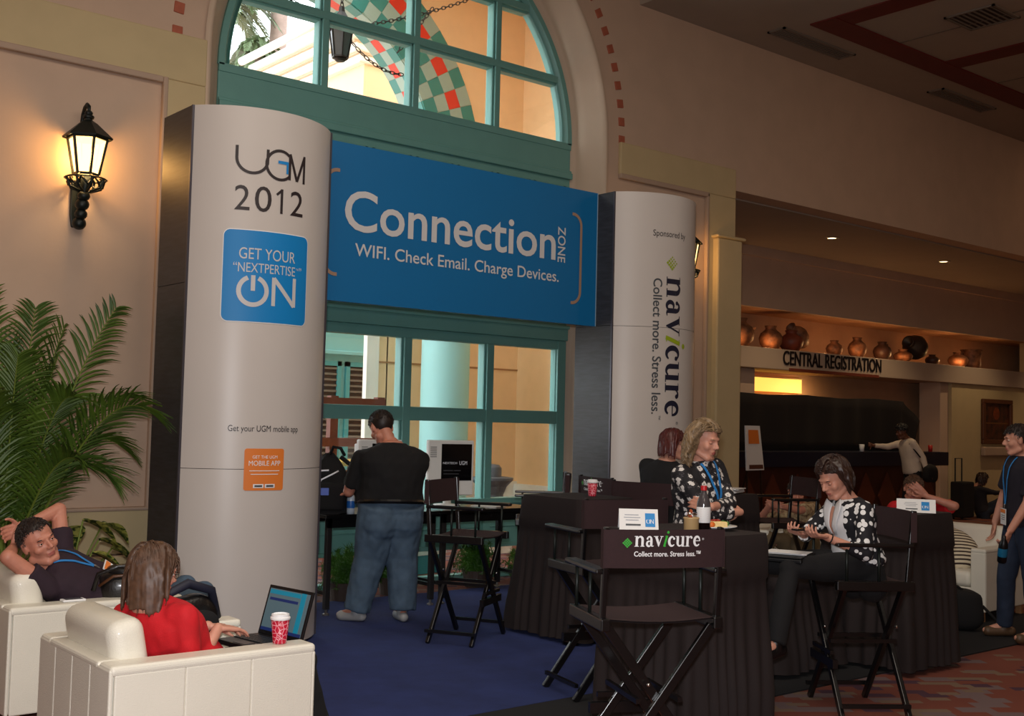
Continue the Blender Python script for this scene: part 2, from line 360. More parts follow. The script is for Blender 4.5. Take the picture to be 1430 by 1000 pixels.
# tiled baseboard
base = struct(B().box((XL, Y0-.09, 0), (XC-2.40, Y0-.002, .50)).obj('baseboard_back', M['trimpink']))
for i in range(18):
    for k in range(2):
        x = 4.06-.235*(i+1); B().box((x, Y0-.105, .01+.25*k), (x+.225, Y0-.085, .245+.25*k)).obj('tile', M['cream'], base, bevel=.006, seg=1)
# moulded reveal round the arch
prof = [(2.42, Y0-.03), (2.40, Y0-.05), (2.365, Y0-.05), (2.355, Y0+.02), (2.30, Y0+.06), (2.27, Y0+.14), (2.225, Y0+.17), (2.215, Y0+.26), (2.18, Y0+.30), (2.14, Y0+.31), (2.14, Y0+.42), (2.46, Y0+.42)]
path = [(-1, 0, 0)]+[(math.cos(a), ZS, math.sin(a)) for a in [PI-PI*i/48 for i in range(49)]]+[(1, 0, 0)]
b = B(); vs = []
for (c, z, s_) in path: vs += [(XC+c*r, y, z+s_*r) for r, y in prof]
n = len(prof); b.add(vs, [(i*n+j, i*n+j+1, (i+1)*n+j+1, (i+1)*n+j) for i in range(len(path)-1) for j in range(n-1)])
struct(b.obj('trim_5', mat('pale_plaster_reveal', (.80, .71, .62), .7, 0, .04, 4), smooth=True))
# terracotta squares round the arch, each set proud of the plaster
for i in range(41):
    a = PI*(i+.12)/40.2
    Mx = Matrix.Translation((XC+2.66*math.cos(a), Y0-.004, ZS+.03+2.66*math.sin(a))) @ Matrix.Rotation(-a, 4, 'Y')
    B().box((-.045, -.008, -.048), (.045, .008, .048), Mx).obj('tile', M['terracotta'], wall_back, bevel=.003, seg=1)
struct(B().box((XL, -4, 0), (XL+.1, 9.5, 7.9)).obj('wall_left', M['pinkwall']))
struct(B().box((XL, -4, 0), (XR, -3.9, 7.9)).obj('wall_front', M['pinkwall']))
struct(B().box((XR-.1, -4, 0), (XR, 13.2, 7.9)).obj('wall_right', M['pinkwall']))
# ceiling: lower over the lobby, raised over the arch bay
ceil = struct(B().box((9.4, -4, 6.55), (XR, Y0, 6.75)).obj('ceiling', M['ceil']))
struct(B().box((XL, -4, 7.8), (9.4, Y0, 7.95)).box((9.38, -4, 6.75), (9.5, Y0, 7.8)).obj('ceiling', M['ceil']))
t = B()
for x in (11.52, 13.97, 16.42, 18.87, 21.3, 23.8): t.box((x-.18, -3, 6.535), (x+.18, 7.91, 6.55))
for y in (8.08, 5.4, 2.7): t.box((11.34, y-.18, 6.53), (26, y+.18, 6.549))
struct(t.obj('ceiling_band', M['redband'], ceil))
t = B()
for x in (12.72, 15.17, 17.6, 20.1): t.box((x-.008, 0, 6.542), (x+.008, 7.9, 6.55))
struct(t.obj('panel_joint', mat('joint_line', (.45, .40, .36), .8), ceil))  # thin darker strips along the ceiling panel joints
def vent(x, y, w, d, slats, label):
    o = thing('ceiling_vent', label, 'vent', (x, y, 6.55))
    b = B(); e = .03
    for (p, q) in (((-w/2, -d/2, -.02), (w/2, -d/2+e, 0)), ((-w/2, d/2-e, -.02), (w/2, d/2, 0)), ((-w/2, -d/2, -.02), (-w/2+e, d/2, 0)), ((w/2-e, -d/2, -.02), (w/2, d/2, 0))): b.box(p, q)
    vm = mat('vent_metal', (.50, .46, .42), .6)
    b.obj('frame', vm, o); B().box((-w/2+e, -d/2+e, -.004), (w/2-e, d/2-e, 0)).obj('backing', mat('vent_dark', (.22, .18, .16), .8), o)
    s = None
    for i in range(slats):
        yy = -d/2+e+(d-2*e)*(i+.5)/slats
        if s is None: s = B().box((-w/2+e, yy-.012, -.016), (w/2-e, yy+.006, -.004)).obj('slat', vm, o); y0_ = yy
        else: c = s.copy(); COL.objects.link(c); c.location = (0, yy-y0_, 0); c.parent = o
    return o
vent(11.95, 8.66, 1.5, .26, 5, 'long slatted air vent in the ceiling, the nearer one, left of the red band')
vent(15.6, 8.66, 1.5, .26, 5, 'long slatted air vent in the ceiling, the farther one, beside the soffit wall')
vent(12.6, 6.75, .62, .62, 8, 'square air vent in a cream ceiling panel inside the red grid')
# registration recess: soffit, upper wall, niche and shelf
YB = 11.8
struct(B().box((11.12, Y0+.3, 4.6), (XR, 12.9, 4.75)).obj('ceiling_soffit', M['ceil']))
struct(B().box((11.12, Y0+.32, 4.40), (11.2, YB, 4.6)).box((11.12, YB, 3.62), (XR, YB+.12, 4.6)).box((11.12, YB-.06, 4.44), (XR, YB, 4.6)).obj('wall_registration', M['pinkwall']))
struct(B().box((11.12, YB+.85, 0), (XR, YB+.95, 3.7)).box((11.12, YB+.1, 3.62), (XR, YB+.9, 3.70)).obj('wall_niche', mat('niche_plaster', (.78, .60, .46), .8, 0, .06, 5)))
struct(B().box((11.0, Y0+.3, 0), (11.12, 12.8, 4.6)).obj('wall_side', M['cream']))
shelf = struct(B().box((11.12, YB-.08, 2.62), (XR, YB+.86, 2.96)).obj('trim_6', mat('pale_shelf_plaster', (.76, .68, .60), .7), bevel=.01))
struct(B().box((20.85, YB-.02, 0), (XR, YB+.3, 2.62)).box((24.2, YB-.03, 2.96), (XR, YB+.3, 3.62)).obj('wall_right', M['cream']))
struct(B().box((20.55, YB+.05, 0), (20.85, YB+.5, 2.62)).box((14.55, YB+.1, 0), (14.95, YB+.5, 2.62)).obj('column', M['pinkwall'], bevel=.01))
# sign lettering on the shelf face
sg = thing('wall_sign', 'dark raised lettering CENTRAL REGISTRATION on the pale shelf face', 'sign', (0, YB-.085, 0))
sh = [text2d('CENTRAL REGISTRATION', 15.44, 2.70, 18.30, 2.94, .012)]
b = B()
for vs, fs in sh:
    for yy in (0, -.012): b.add([(x, yy, z) for x, z in vs], fs)
b.obj('lettering', mat('black_sign_letters', (.10, .08, .09), .5), sg, fixn=False)
B().box((15.6, -.03, 2.60), (18.2, 0, 2.655)).obj('ledge', mat('rust_ledge', (.50, .24, .17), .5), sg, bevel=.006)
# down-lights in the soffit
for k, (x, y, lb) in enumerate(((21.5, 10.48, 'round recessed downlight in the soffit beyond the right edge'), (24.8, 10.5, 'last round recessed downlight in the soffit, farthest right'), (14.86, 10.38, 'nearer round recessed downlight in the soffit'), (18.18, 10.43, 'farther round recessed downlight in the soffit'))):
    o = thing('downlight', lb, 'light', (x, y, 4.6))
    B().lathe([(.065, -.006), (.075, -.012), (.115, -.010), (.12, 0)], n=20).obj('trim_ring', M['steel'], o, smooth=True)
    B().lathe([(0, -.005), (.068, -.005)], n=16).obj('lens', mat('downlight_lens', (1, .85, .65), .4, emit=(1, .85, .62), estr=6), o)
    light('downlight_lamp', 'SPOT', (x, y, 4.55), 70 if k < 2 else 75, WARM, .05, aim=(x, y, 0), spot=100, blend=.6)
# glowing amber slabs stand in for the lit back-office recess behind the drape
for x0, x1, lb in ((15.0, 17.1, 'amber glowing slab for the lit recess above the black drape, the long one'), (13.2, 14.5, 'amber glowing slab for the lit recess above the black drape beside the cream column')):
    o = thing('recess_glow', lb, 'light', ((x0+x1)/2, YB+.78, 2.42)); w = (x1-x0)/2
    B().box((-w, -.02, -.13), (w, .03, .11)).obj('glow_slab', mat('amber_glow', (1, .8, .45), .5, emit=(1, .70, .30), estr=1.7), o)
    B().box((-w-.02, -.03, .11), (w+.02, .04, .13)).obj('frame', M['cream'], o)
light('back_office_lamp', 'AREA', (17, YB+.3, 2.4), 7, (1, .66, .3), .3, aim=(17, YB+.8, 1.6), sizey=.1)
# ------------------------------------------------------------------ arched window
def teal_bar(b, x0, x1, y0, y1, z0, z1): b.box((x0, y0, z0), (x1, y1, z1))
win1 = struct(B().box((XC-2.14, YW-.08, 2.73), (XC+2.14, YW+.06, 4.76)).obj('window_spandrel', M['teal'], bevel=.01))
b = B(); b.box((XC-2.14, YW-.13, 4.40), (XC+2.14, YW-.08, 4.47)); b.box((XC-2.14, YW-.11, 4.47), (XC+2.14, YW-.08, 4.50))
b.obj('moulding', M['teal'], win1, bevel=.008)
for i in range(8):
    x = XC-2.08+i*.525
    bb = B()
    for (p, q) in (((x, 4.06), (x+.47, 4.09)), ((x, 4.29), (x+.47, 4.32)), ((x, 4.06), (x+.03, 4.32)), ((x+.44, 4.06), (x+.47, 4.32))): bb.box((p[0], YW-.10, p[1]), (q[0], YW-.08, q[1]))
    bb.obj('panel', M['teal'], win1, bevel=.004, seg=1)
ZA = 4.80
win = thing('window_1', 'arched teal fanlight window over the booth', 'window'); win['kind'] = 'structure'
fr = B()
p1 = [(2.03, YW-.06), (2.03, YW-.02), (2.06, YW-.06), (2.09, YW-.09), (2.15, YW-.09), (2.15, YW+.05), (2.03, YW+.05)]
vs = []
for i in range(49):
    a = PI*i/48; vs += [(XC+r*math.cos(a), y, ZA+r*math.sin(a)) for r, y in p1]
n = len(p1); fr.add(vs, [(i*n+j, i*n+(j+1) % n, (i+1)*n+(j+1) % n, (i+1)*n+j) for i in range(48) for j in range(n)])
fr.box((XC-2.14, YW-.09, 4.74), (XC+2.14, YW+.05, 4.815))
fr.obj('window_frame', M['teal'], win, smooth=False)
def mull(x, z0, z1, parent, w=.12):
    bb = B(); bb.box((x-w/2, YW-.05, z0), (x+w/2, YW+.05, z1)); bb.box((x-w/2+.025, YW-.085, z0), (x+w/2-.025, YW-.05, z1)); bb.box((x-w/2-.0, YW-.06, z0), (x-w/2+.012, YW-.05, z1))
    bb.obj('mullion', M['teal'], parent, bevel=.006)
for x in (XC-1.06, XC, XC+1.06): mull(x, 4.8, ZA+math.sqrt(2.05**2-(x-XC)**2), win)
bb = B()
for z in (5.51, 6.22):
    h = math.sqrt(2.05**2-(z-ZA)**2); bb.box((XC-h, YW-.05, z-.06), (XC+h, YW+.05, z+.06)); bb.box((XC-h, YW-.088, z-.037), (XC+h, YW-.049, z+.037))
bb.obj('transom', M['teal'], win, bevel=.006)
B().prism([(XC-2.1, ZA)]+[(XC+2.1*math.cos(a), ZA+2.1*math.sin(a)) for a in [PI-PI*i/32 for i in range(1, 32)]]+[(XC+2.1, ZA)], YW, YW+.008).obj('pane', M['glass'], win)
# ------------------------------------------------------------------ lower window
win2 = thing('window_2', 'teal framed ground floor window below the blue banner', 'window'); win2['kind'] = 'structure'
fr = B()
fr.box((XC-2.14, YW-.11, 2.57), (XC+2.14, YW+.05, 2.73)); fr.box((XC-2.14, YW-.14, 2.70), (XC+2.14, YW-.11, 2.74)); fr.box((XC-2.14, YW-.07, 2.47), (XC+2.14, YW+.05, 2.57))
for s in (-1, 1):
    fr.box((XC+s*2.08-.06, YW-.08, 0), (XC+s*2.08+.06, YW+.05, 2.57)); fr.box((XC+s*2.03-.02, YW-.05, 0), (XC+s*2.03+.02, YW-.0, 2.5))
fr.box((XC-2.14, YW-.06, 0), (XC+2.14, YW+.05, .06))
fr.obj('window_frame', M['teal'], win2, bevel=.008)
for x in (XC-1.06, XC, XC+1.06): mull(x, .06, 2.47, win2, .14)
B().box((XC-2.08, YW-.075, 1.64), (XC+2.08, YW+.05, 1.78)).obj('transom', M['teal'], win2, bevel=.008)
bb = B(); bb.box((XC-2.08, YW-.04, .34), (XC+2.08, YW+.05, .80)); bb.box((XC-2.08, YW-.10, .78), (XC+2.08, YW+.05, .84)); bb.box((XC-2.08, YW-.055, .53), (XC+2.08, YW-.04, .545)); bb.box((XC-2.08, YW-.07, .32), (XC+2.08, YW+.05, .36))
bb.obj('kick_panel', M['teal'], win2, bevel=.006)
B().box((XC-2.08, YW, .06), (XC+2.08, YW+.008, 2.5)).obj('pane', M['glass'], win2)
# ------------------------------------------------------------------ carpets of the booth
struct(B().box((2.9, 5.12, 0), (9.1, 8.95, .012)).obj('carpet_blue', M['bluecarpet']))
struct(B().box((2.0, 4.45, 0), (10.4, 5.12, .010)).box((9.1, 5.12, 0), (10.4, 8.0, .010)).obj('carpet_black', mat('black_carpet', (.07, .065, .075), .95, 0, .2, 40)))
# ================================================================== OUTSIDE
struct(B().box((-6, 9.66, -.12), (34, 45, -.02)).obj('ground_patio', mat('lightened_red_paving', (.90, .78, .70), .8, 0, .1, 4, col2=(.84, .62, .54))))  # paving colour lightened to bounce more daylight onto the lower outside walls
# arcade wall with the chequered arch
AX, AZ, YA, RI, RW_, YD = 6.96, 5.1, 13.0, 2.22, .2075, .51
apoly = [(8.50, -.05), (8.50, 4.0), (AX+RI, 4.0)]+[(AX+RI*math.cos(a), AZ+RI*math.sin(a)) for a in [PI*i/40 for i in range(41)]]+[(AX-RI, 4.0), (3.6, 4.0), (3.6, 9.6), (10.8, 9.6), (10.8, -.05)]
arcade = struct(B().prism(apoly, YA, YA+YD).obj('wall_outside', M['peach']))
struct(B().box((10.8, 9.95, -.05), (10.99, YA+YD, 7.75)).obj('wall_outside', M['tan']))
struct(B().box((7.8, 9.95, 7.75), (11.0, YA, 7.9)).obj('roof_porch', M['tan']))
struct(B().box((8.36, YA-.012, 2.40), (10.8, YA, 2.425)).obj('groove', mat('stucco_groove', (.66, .47, .30), .8), arcade))
struct(B().box((8.36, YA-.04, -.05), (10.8, YA, .72)).box((8.34, YA-.06, .70), (10.8, YA, .78)).obj('dado', M['outwhite'], arcade))
struct(B().box((10.74, 9.95, -.05), (10.8, YA, .75)).obj('dado', M['outwhite'], arcade))
struct(B().box((8.36, YA, -.05), (8.52, YA+.06, 4.0)).obj('wall_outside', M['peach']))
struct(B().box((8.17, YA-.03, -.05), (8.36, YA+.06, 4.0)).obj('trim_7', M['outwhite']))
na = 34
def arctile(a0, a1, f0, f1, m_):
    return B().add([f0(a0), f1(a0), f1(a1), f0(a1)], [(0, 1, 2, 3)])
for i in range(na):
    a0, a1 = PI*i/na+.0008, PI*(i+1)/na-.0008
    for k in range(4):
        r0 = RI+RW_*k+.001; r1 = r0+RW_-.002
        m_ = ('tilered' if k == 2 else 'tileteal') if (i+k) % 2 == 0 else 'tilegrey'
        B().prism([(AX+r*math.cos(a), AZ+r*math.sin(a)) for r, a in ((r0, a0), (r1, a0), (r1, a1), (r0, a1))], YA-.02, YA+.001).obj('tile', M[m_], arcade)
    for k in range(3):
        m_ = ('tilered' if k == 1 else 'tileteal') if (i+k) % 2 == 0 else 'tilegrey'
        y0 = YA+YD/3*k+.001; y1 = y0+YD/3-.002
        b = B(); q = [(a0, y0), (a1, y0), (a1, y1), (a0, y1)]
        b.add([(AX+(RI+.001)*math.cos(a), y, AZ+(RI+.001)*math.sin(a)) for a, y in q]+[(AX+(RI-.012)*math.cos(a), y, AZ+(RI-.012)*math.sin(a)) for a, y in q], [(4, 5, 6, 7), (0, 1, 5, 4), (1, 2, 6, 5), (2, 3, 7, 6), (3, 0, 4, 7)])
        b.obj('tile', M[m_], arcade)
# pale column
oc = thing('round_column', 'pale teal round column standing outside the window', 'column', (9.05, 12.4, -.02))
B().lathe([(.325, 0), (.325, 3.6)], n=40).obj('shaft', M['palecol'], oc, smooth=True)
B().lathe([(.42, 0), (.42, .12), (.36, .2), (.325, .24)], n=40).obj('base', M['palecol'], oc, smooth=True)
B().lathe([(.325, 3.6), (.42, 3.66), (.42, 3.8), (0, 3.8)], n=40).obj('capital', M['palecol'], oc, smooth=True)
# teal shuttered front seen through the passage
sf = thing('shuttered_house_front', 'teal house front with dark louvred shutters seen through the left window', 'building', (0, 15.0, 0))
B().box((5.0, .02, -.05), (9.5, .4, 4.2)).obj('wall', mat('teal_siding', (.46, .72, .73), .6), sf)
B().box((5.0, -.06, 2.62), (9.5, .02, 3.02)).box((5, -.1, 2.60), (9.5, .02, 2.66)).box((5, -.1, 3.0), (9.5, .02, 3.05)).obj('cornice', MAT['teal_siding'], sf, bevel=.01)
lou = mat('dark_louvre', (.14, .12, .11), .6); tl = mat('teal_shutter', (.26, .58, .60), .5)
for x0 in (5.67, 6.52, 7.37, 8.22, 9.07):
    for z0, z1, dk in ((-.0, 2.5, 1), (3.08, 4.1, 0)):
        wf = B().box((x0, -.03, z0), (x0+.07, .02, z1)).box((x0+.7, -.03, z0), (x0+.77, .02, z1)).box((x0, -.03, z1-.07), (x0+.77, .02, z1)).box((x0, -.03, z0), (x0+.77, .02, z0+.07)).obj('window', tl, sf)
        B().box((x0+.05, .0, z0+.05), (x0+.72, .015, z1-.05)).obj('backing', lou if dk else tl, wf)
        nsl = int((z1-z0)/.085); s = B()
        for i in range(nsl): zz = z0+.08+i*.085; s.box((x0+.07, -.02, zz), (x0+.70, .0, zz+.03))
        so = s.obj('louvre', mat('louvre_edge', (.40, .40, .36), .6) if dk else tl, wf); so['kind'] = 'stuff'
# white-corniced pink house beyond
hb = thing('pink_house', 'pink stucco house with a stepped white cornice beyond the arch', 'building', (9.5, 15.6, 0))
B().box((.1, 0, 0), (5, 3.0, 7.4)).obj('wall', M['pinkstucco'], hb)
for (pj, z0, z1) in ((.12, 7.36, 7.50), (.22, 7.52, 7.66), (.34, 7.68, 7.82), (.46, 7.84, 7.97)):
    B().box((.1-pj, -pj*.5, z0), (5, 3.0+pj*.5, z1)).obj('cornice', M['outwhite'], hb, bevel=.03)
B().box((.1-.16, -.08, 7.49), (5, 3.1, 7.53)).box((.1-.27, -.12, 7.65), (5, 3.15, 7.69)).box((.1-.38, -.16, 7.81), (5, 3.2, 7.85)).obj('cornice_cream_step', mat('cream_step', (.78, .72, .62), .8), hb)  # darker cream bands between the white cornice steps
B().tube([(-.5, -.2, 8.0), (-.5, 3.2, 8.0)], .07, 12).obj('gutter', M['outwhite'], hb, smooth=True)
# ================================================================== BOOTH PILLARS AND BANNER
RC = .683
def arcfn(off=.002):
    def fn(u, z): a = u/RC; return ((RC+off)*math.sin(a), .4-(RC+off)*math.cos(a), z)
    return fn
def pillar(name, label, loc, seam):
    o = thing(name, label, 'pillar', loc); H = 3.83; A = math.asin(.55/RC)
    for z0, z1 in ((.03, seam-.002), (seam+.002, H)):
        b = B(); b.grid(41, 2, lambda u, v: ((RC-.0)*math.sin(-A+2*A*u), .4-RC*math.cos(-A+2*A*u), z0+(z1-z0)*v))
        b.grid(41, 2, lambda u, v: ((RC-.012)*math.sin(A-2*A*u), .4-(RC-.012)*math.cos(A-2*A*u), z0+(z1-z0)*v))
        b.obj('front_panel', M['whitelam'], o, smooth=True, fixn=False)
    for x in (-.55, .55):
        for z0, z1 in ((.03, 2.57), (2.574, H)): B().box((x-.012, .0, z0), (x+.012, .5, z1)).obj('side_panel', M['darkpanel'], o)
        B().box((x-.016, -.006, .03), (x+.016, .012, H)).obj('edge_strip', mat('pewter_edge', (.35, .34, .37), .35, .6), o)
    B().box((-.55, .48, .03), (.55, .5, H)).obj('back_panel', M['darkpanel'], o)
    top = [(RC*math.sin(-A+2*A*i/20), .4-RC*math.cos(-A+2*A*i/20)) for i in range(21)]+[(.55, .5), (-.55, .5)]
    B().prism(top, H-.02, H-.005, 'z').obj('top_panel', M['darkpanel'], o)
    B().prism([(x*.98, y*.98+.004) for x, y in top], 0, .03, 'z').obj('plinth', M['blackplastic'], o)
    return o
p1 = pillar('display_pillar', 'tall white curved pillar printed UGM 2012, left of the blue banner', (3.845, 7.6, 0), 1.275)
p2 = pillar('display_pillar', 'tall white curved pillar with vertical navicure lettering, right of the banner', (8.01, 7.6, 0), 2.567)
F2, F3, F4 = arcfn(.003), arcfn(.005), arcfn(.007)
w = .021
U = [(-.33, 3.547)]+arcp(-.215, 3.475, .115, .115, 180, 290, 14)+[(-.13, 3.41)]
Uc = [(-.325, 3.55), (-.325, 3.47)]+arcp(-.215, 3.465, .11, .105, 180, 345, 18)+[(-.108, 3.48), (-.108, 3.54)]
G = arcp(-.012, 3.44, .104, .104, 48, 318, 26)
sh = [stroke(Uc, w), stroke(G, w), stroke([(.065, 3.345), (.065, 3.53)], w), stroke([(.065, 3.535), (.130, 3.345)], w), stroke([(.130, 3.345), (.195, 3.535)], w), stroke([(.195, 3.54), (.195, 3.338)], w)]
flat(sh, F2, 'logo_lettering', M['ink'], p1, curved=True)
flat([stroke([(-.03, 3.462), (.052, 3.462)], .022), rect(.036, 3.385, .052, 3.46)], F3, 'logo_accent', M['blue'], p1, curved=True)
flat([text2d('2', -.33, 3.092, -.225, 3.268), text2d('0', -.19, 3.090, -.07, 3.272), stroke([(.008, 3.093), (.008, 3.27)], .02), stroke([(-.032, 3.225), (.008, 3.262)], .018), text2d('2', .08, 3.093, .195, 3.272)], F2, 'year_lettering', M['ink'], p1, curved=True)
flat([rgrid(-.398, 2.302, .262, 2.957, .05, 30)], F2, 'panel_border', M['white'], p1, curved=True)
flat([rgrid(-.392, 2.308, .256, 2.951, .045, 30)], F3, 'blue_panel', M['blue'], p1, curved=True)
flat([text2d('GET YOUR', -.285, 2.748, .135, 2.828), text2d('\u201cNEXTPERTISE', -.322, 2.655, .138, 2.722), text2d('\u2122', .146, 2.70, .168, 2.715), text2d('\u201d', .175, 2.70, .196, 2.722)], F4, 'slogan', M['silver'], p1, curved=True)
flat([stroke(arcp(-.182, 2.525, .098, .098, 68, -248, 30), .032), stroke([(-.182, 2.525), (-.182, 2.635)], .03), stroke([(-.033, 2.428), (-.033, 2.63)], .028), stroke([(-.033, 2.625), (.135, 2.435)], .03), stroke([(.135, 2.432), (.135, 2.64)], .028)], F4, 'on_lettering', M['silver'], p1, curved=True)
flat([text2d('Get your UGM mobile app', -.316, 1.525, .222, 1.582)], F2, 'caption', M['ink'], p1, curved=True)
flat([rgrid(-.197, 1.127, .1, 1.42, .018, 14)], F2, 'orange_panel', M['orange'], p1, curved=True)
flat([text2d('GET THE UGM', -.14, 1.350, .045, 1.372), text2d('MOBILE APP', -.165, 1.300, .07, 1.335), rect(-.16, 1.262, .065, 1.267), rect(-.15, 1.238, .055, 1.243), rect(-.13, 1.145, -.055, 1.172), rect(-.045, 1.145, .03, 1.172)], F3, 'orange_panel_print', M['white'], p1, curved=True)
flat([rect(-.12, 1.152, -.065, 1.165), rect(-.035, 1.152, .02, 1.165)], F4, 'button_print', M['inkgrey'], p1, curved=True)
# right pillar
flat([text2d('Sponsored by', -.277, 3.405, .119, 3.482)], F2, 'caption', M['ink'], p2, curved=True)
dm = []
for i in range(4):
    for j in range(4):
        cx, cz = -.06+(i-j)*.0185, 3.18+(i+j-3)*.0185; r = .0155-.0018*i
        dm.append(([(cx-r, cz), (cx, cz-r), (cx+r, cz), (cx, cz+r)], [(0, 1, 2, 3)]))
flat(dm, F2, 'diamond_logo', M['lime'], p2, curved=True)
sw, Wd = serif('navicure'); sc = 1.33/Wd
def rotd(shape, k, u0, z0, ky): return [(u0+y*k*ky, z0-x*k) for x, y in shape[0]], [f[::-1] for f in shape[1]]
flat([rotd(s_, sc, -.125, 3.05, .9) for s_, g in sw if not g], F2, 'name_lettering', M['inkblue'], p2, curved=True)
flat([rotd(s_, sc, -.125, 3.05, .9) for s_, g in sw if g], F2, 'name_accent', M['lime'], p2, curved=True)
flat([rotd(text2d('\u00ae', 0, 0, .03, .03), 1, .02, 1.69, 1)], F2, 'mark', M['inkblue'], p2, curved=True)
flat([rotd(text2d('Collect more. Stress less.', 0, 0, 1.27, .095, .012), 1, -.268, 3.025, 1), rotd(text2d('\u2122', 0, 0, .04, .02), 1, -.19, 1.745, 1)], F2, 'tagline', M['inkgrey'], p2, curved=True)
# banner
ban = thing('banner', 'wide blue banner reading Connection Zone hung between the two white pillars', 'banner', (4.41, 7.82, 2.57))
B().box((0, 0, 0), (3.035, .04, 1.27)).obj('board', M['bannerblue'], ban)
B().box((3.03, -.002, 0), (3.04, .042, 1.27)).obj('edge_strip', mat('light_edge', (.55, .66, .75), .4), ban)
fb = lambda k: (lambda x, z: (x-4.41, -k, z-2.57))
def disc(x, z, r): return [(x+r*math.cos(2*PI*i/16), z+r*math.sin(2*PI*i/16)) for i in range(16)], [tuple(range(16))]
flat([text2d('Connection', 4.675, 3.14, 6.92, 3.475, .012)], fb(.004), 'title_lettering', M['silver'], ban)
flat([text2d('WIFI. Check Email. Charge Devices.', 4.78, 2.912, 6.965, 3.048, .008)], fb(.004), 'subtitle_lettering', M['silver'], ban)
flat([rotd(text2d('ZONE', 0, 0, .33, .095, .01), 1, 6.945, 3.46, 1)], fb(.004), 'zone_lettering', M['silver'], ban)
flat([stroke([(7.12, 3.60)]+arcp(7.135, 3.49, .10, .11, 85, 0, 10)+[(7.235, 3.2)]+arcp(7.135, 2.88, .10, .11, 0, -85, 10)+[(7.12, 2.77)], .028),
      stroke([(4.62, 3.61)]+arcp(4.60, 3.50, .10, .11, 95, 180, 10)+[(4.5, 3.2)]+arcp(4.60, 2.89, .10, .11, 180, 265, 10)+[(4.62, 2.78)], .028)], fb(.004), 'bracket_print', M['bronze'], ban)

# ================================================================== WALL LANTERNS
def lantern(loc, label):
    o = thing('wall_lantern', label, 'lamp', loc); dm_ = M['darkmetal']
    # local origin on the wall, -y into the room, z=0 at the lantern's glass base
    b = B(); b.prism([(-.045, -.40), (.045, -.40), (.06, -.30), (.06, -.05), (.0, .0), (-.06, -.05), (-.06, -.30)], -.03, 0)
    b.obj('back_plate', dm_, o, bevel=.01)
    b = B(); b.ell((0, -.07, -.37), (.055, .055, .05)); b.ell((0, -.10, -.30), (.05, .05, .045)); b.ell((0, -.12, -.225), (.055, .055, .05)); b.ell((0, -.15, -.16), (.05, .05, .04)); b.tube([(0, -.05, -.36), (0, -.1, -.25), (0, -.17, -.1), (0, -.18, -.02)], [.03, .035, .03, .04])
    b.obj('bracket', dm_, o, smooth=True)
    b = B()
    for i in range(8):
        a = 2*PI*i/8; c, s_ = math.cos(a), math.sin(a)
        b.tube([(c*.04, -.18+s_*.04, -.13), (c*.12, -.18+s_*.12, -.10), (c*.15, -.18+s_*.15, -.03), (c*.11, -.18+s_*.11, -.01)], .011, 6)
        b.tube([(.11*math.cos(a+t*.196)*(1+.25*math.sin(PI*t/4)), -.18+.11*math.sin(a+t*.196)*(1+.25*math.sin(PI*t/4)), -.06+.03*math.sin(PI*t/2)) for t in range(5)], .009, 6)
    b.lathe([(.155, -.035), (.165, -.03), (.155, -.022), (.145, -.03), (.155, -.035)], (0, -.18, 0), 24)
    b.obj('filigree_basket', dm_, o, smooth=True)
    n = 6; rb, rt, h = .095, .15, .29
    P_ = lambda r, z, i: V((r*math.cos(2*PI*(i+.5)/n), -.18+r*math.sin(2*PI*(i+.5)/n), z))
    b = B()
    for i in range(n):
        b.bar(P_(rb, 0, i), P_(rt, h, i), .018); b.bar(P_(rb, .004, i), P_(rb, .004, i+1), .018); b.bar(P_(rt, h, i), P_(rt, h, i+1), .02)
    b.obj('cage', dm_, o)
    for i in range(n): B().add([P_(rb-.006, .01, i), P_(rb-.006, .01, i+1), P_(rt-.008, h-.01, i+1), P_(rt-.008, h-.01, i)], [(0, 1, 2, 3)]).obj('glass_pane', M['gold'], o, fixn=False)
    b = B(); b.lathe([(.19, h+.0), (.195, h+.012), (.13, h+.07), (.07, h+.125), (.03, h+.15), (.028, h+.17)], (0, -.18, 0), 6, Matrix.Translation((0, -.18, 0)) @ Matrix.Rotation(PI/6, 4, 'Z') @ Matrix.Translation((0, .18, 0)))
    b.lathe([(0, h+.16), (.04, h+.165), (.045, h+.18), (.028, h+.195), (.033, h+.21), (.02, h+.225), (0, h+.23)], (0, -.18, 0), 14)
    b.obj('roof', dm_, o, smooth=False)
    b = B(); b.tube([(0, -.02, .10), (-.0, -.03, h+.15), (0, -.05, h+.22), (0, -.09, h+.27), (0, -.14, h+.285), (0, -.18, h+.26), (0, -.185, h+.20)], [.014, .015, .016, .016, .016, .015, .012], 8)
    b.obj('scroll_arm', dm_, o, smooth=True)
    return o
lantern((3.05, 9.23, 3.51), 'lit bronze wall lantern on the pink panel left of the white UGM pillar')
lantern((10.08, 9.23, 3.51), 'lit wall lantern mostly hidden behind the white navicure pillar')
light('lantern_glow', 'POINT', (3.05, 9.05, 3.66), 42, (1, .62, .26), .08)
light('lantern_glow', 'POINT', (10.08, 9.05, 3.66), 30, (1, .62, .26), .08)

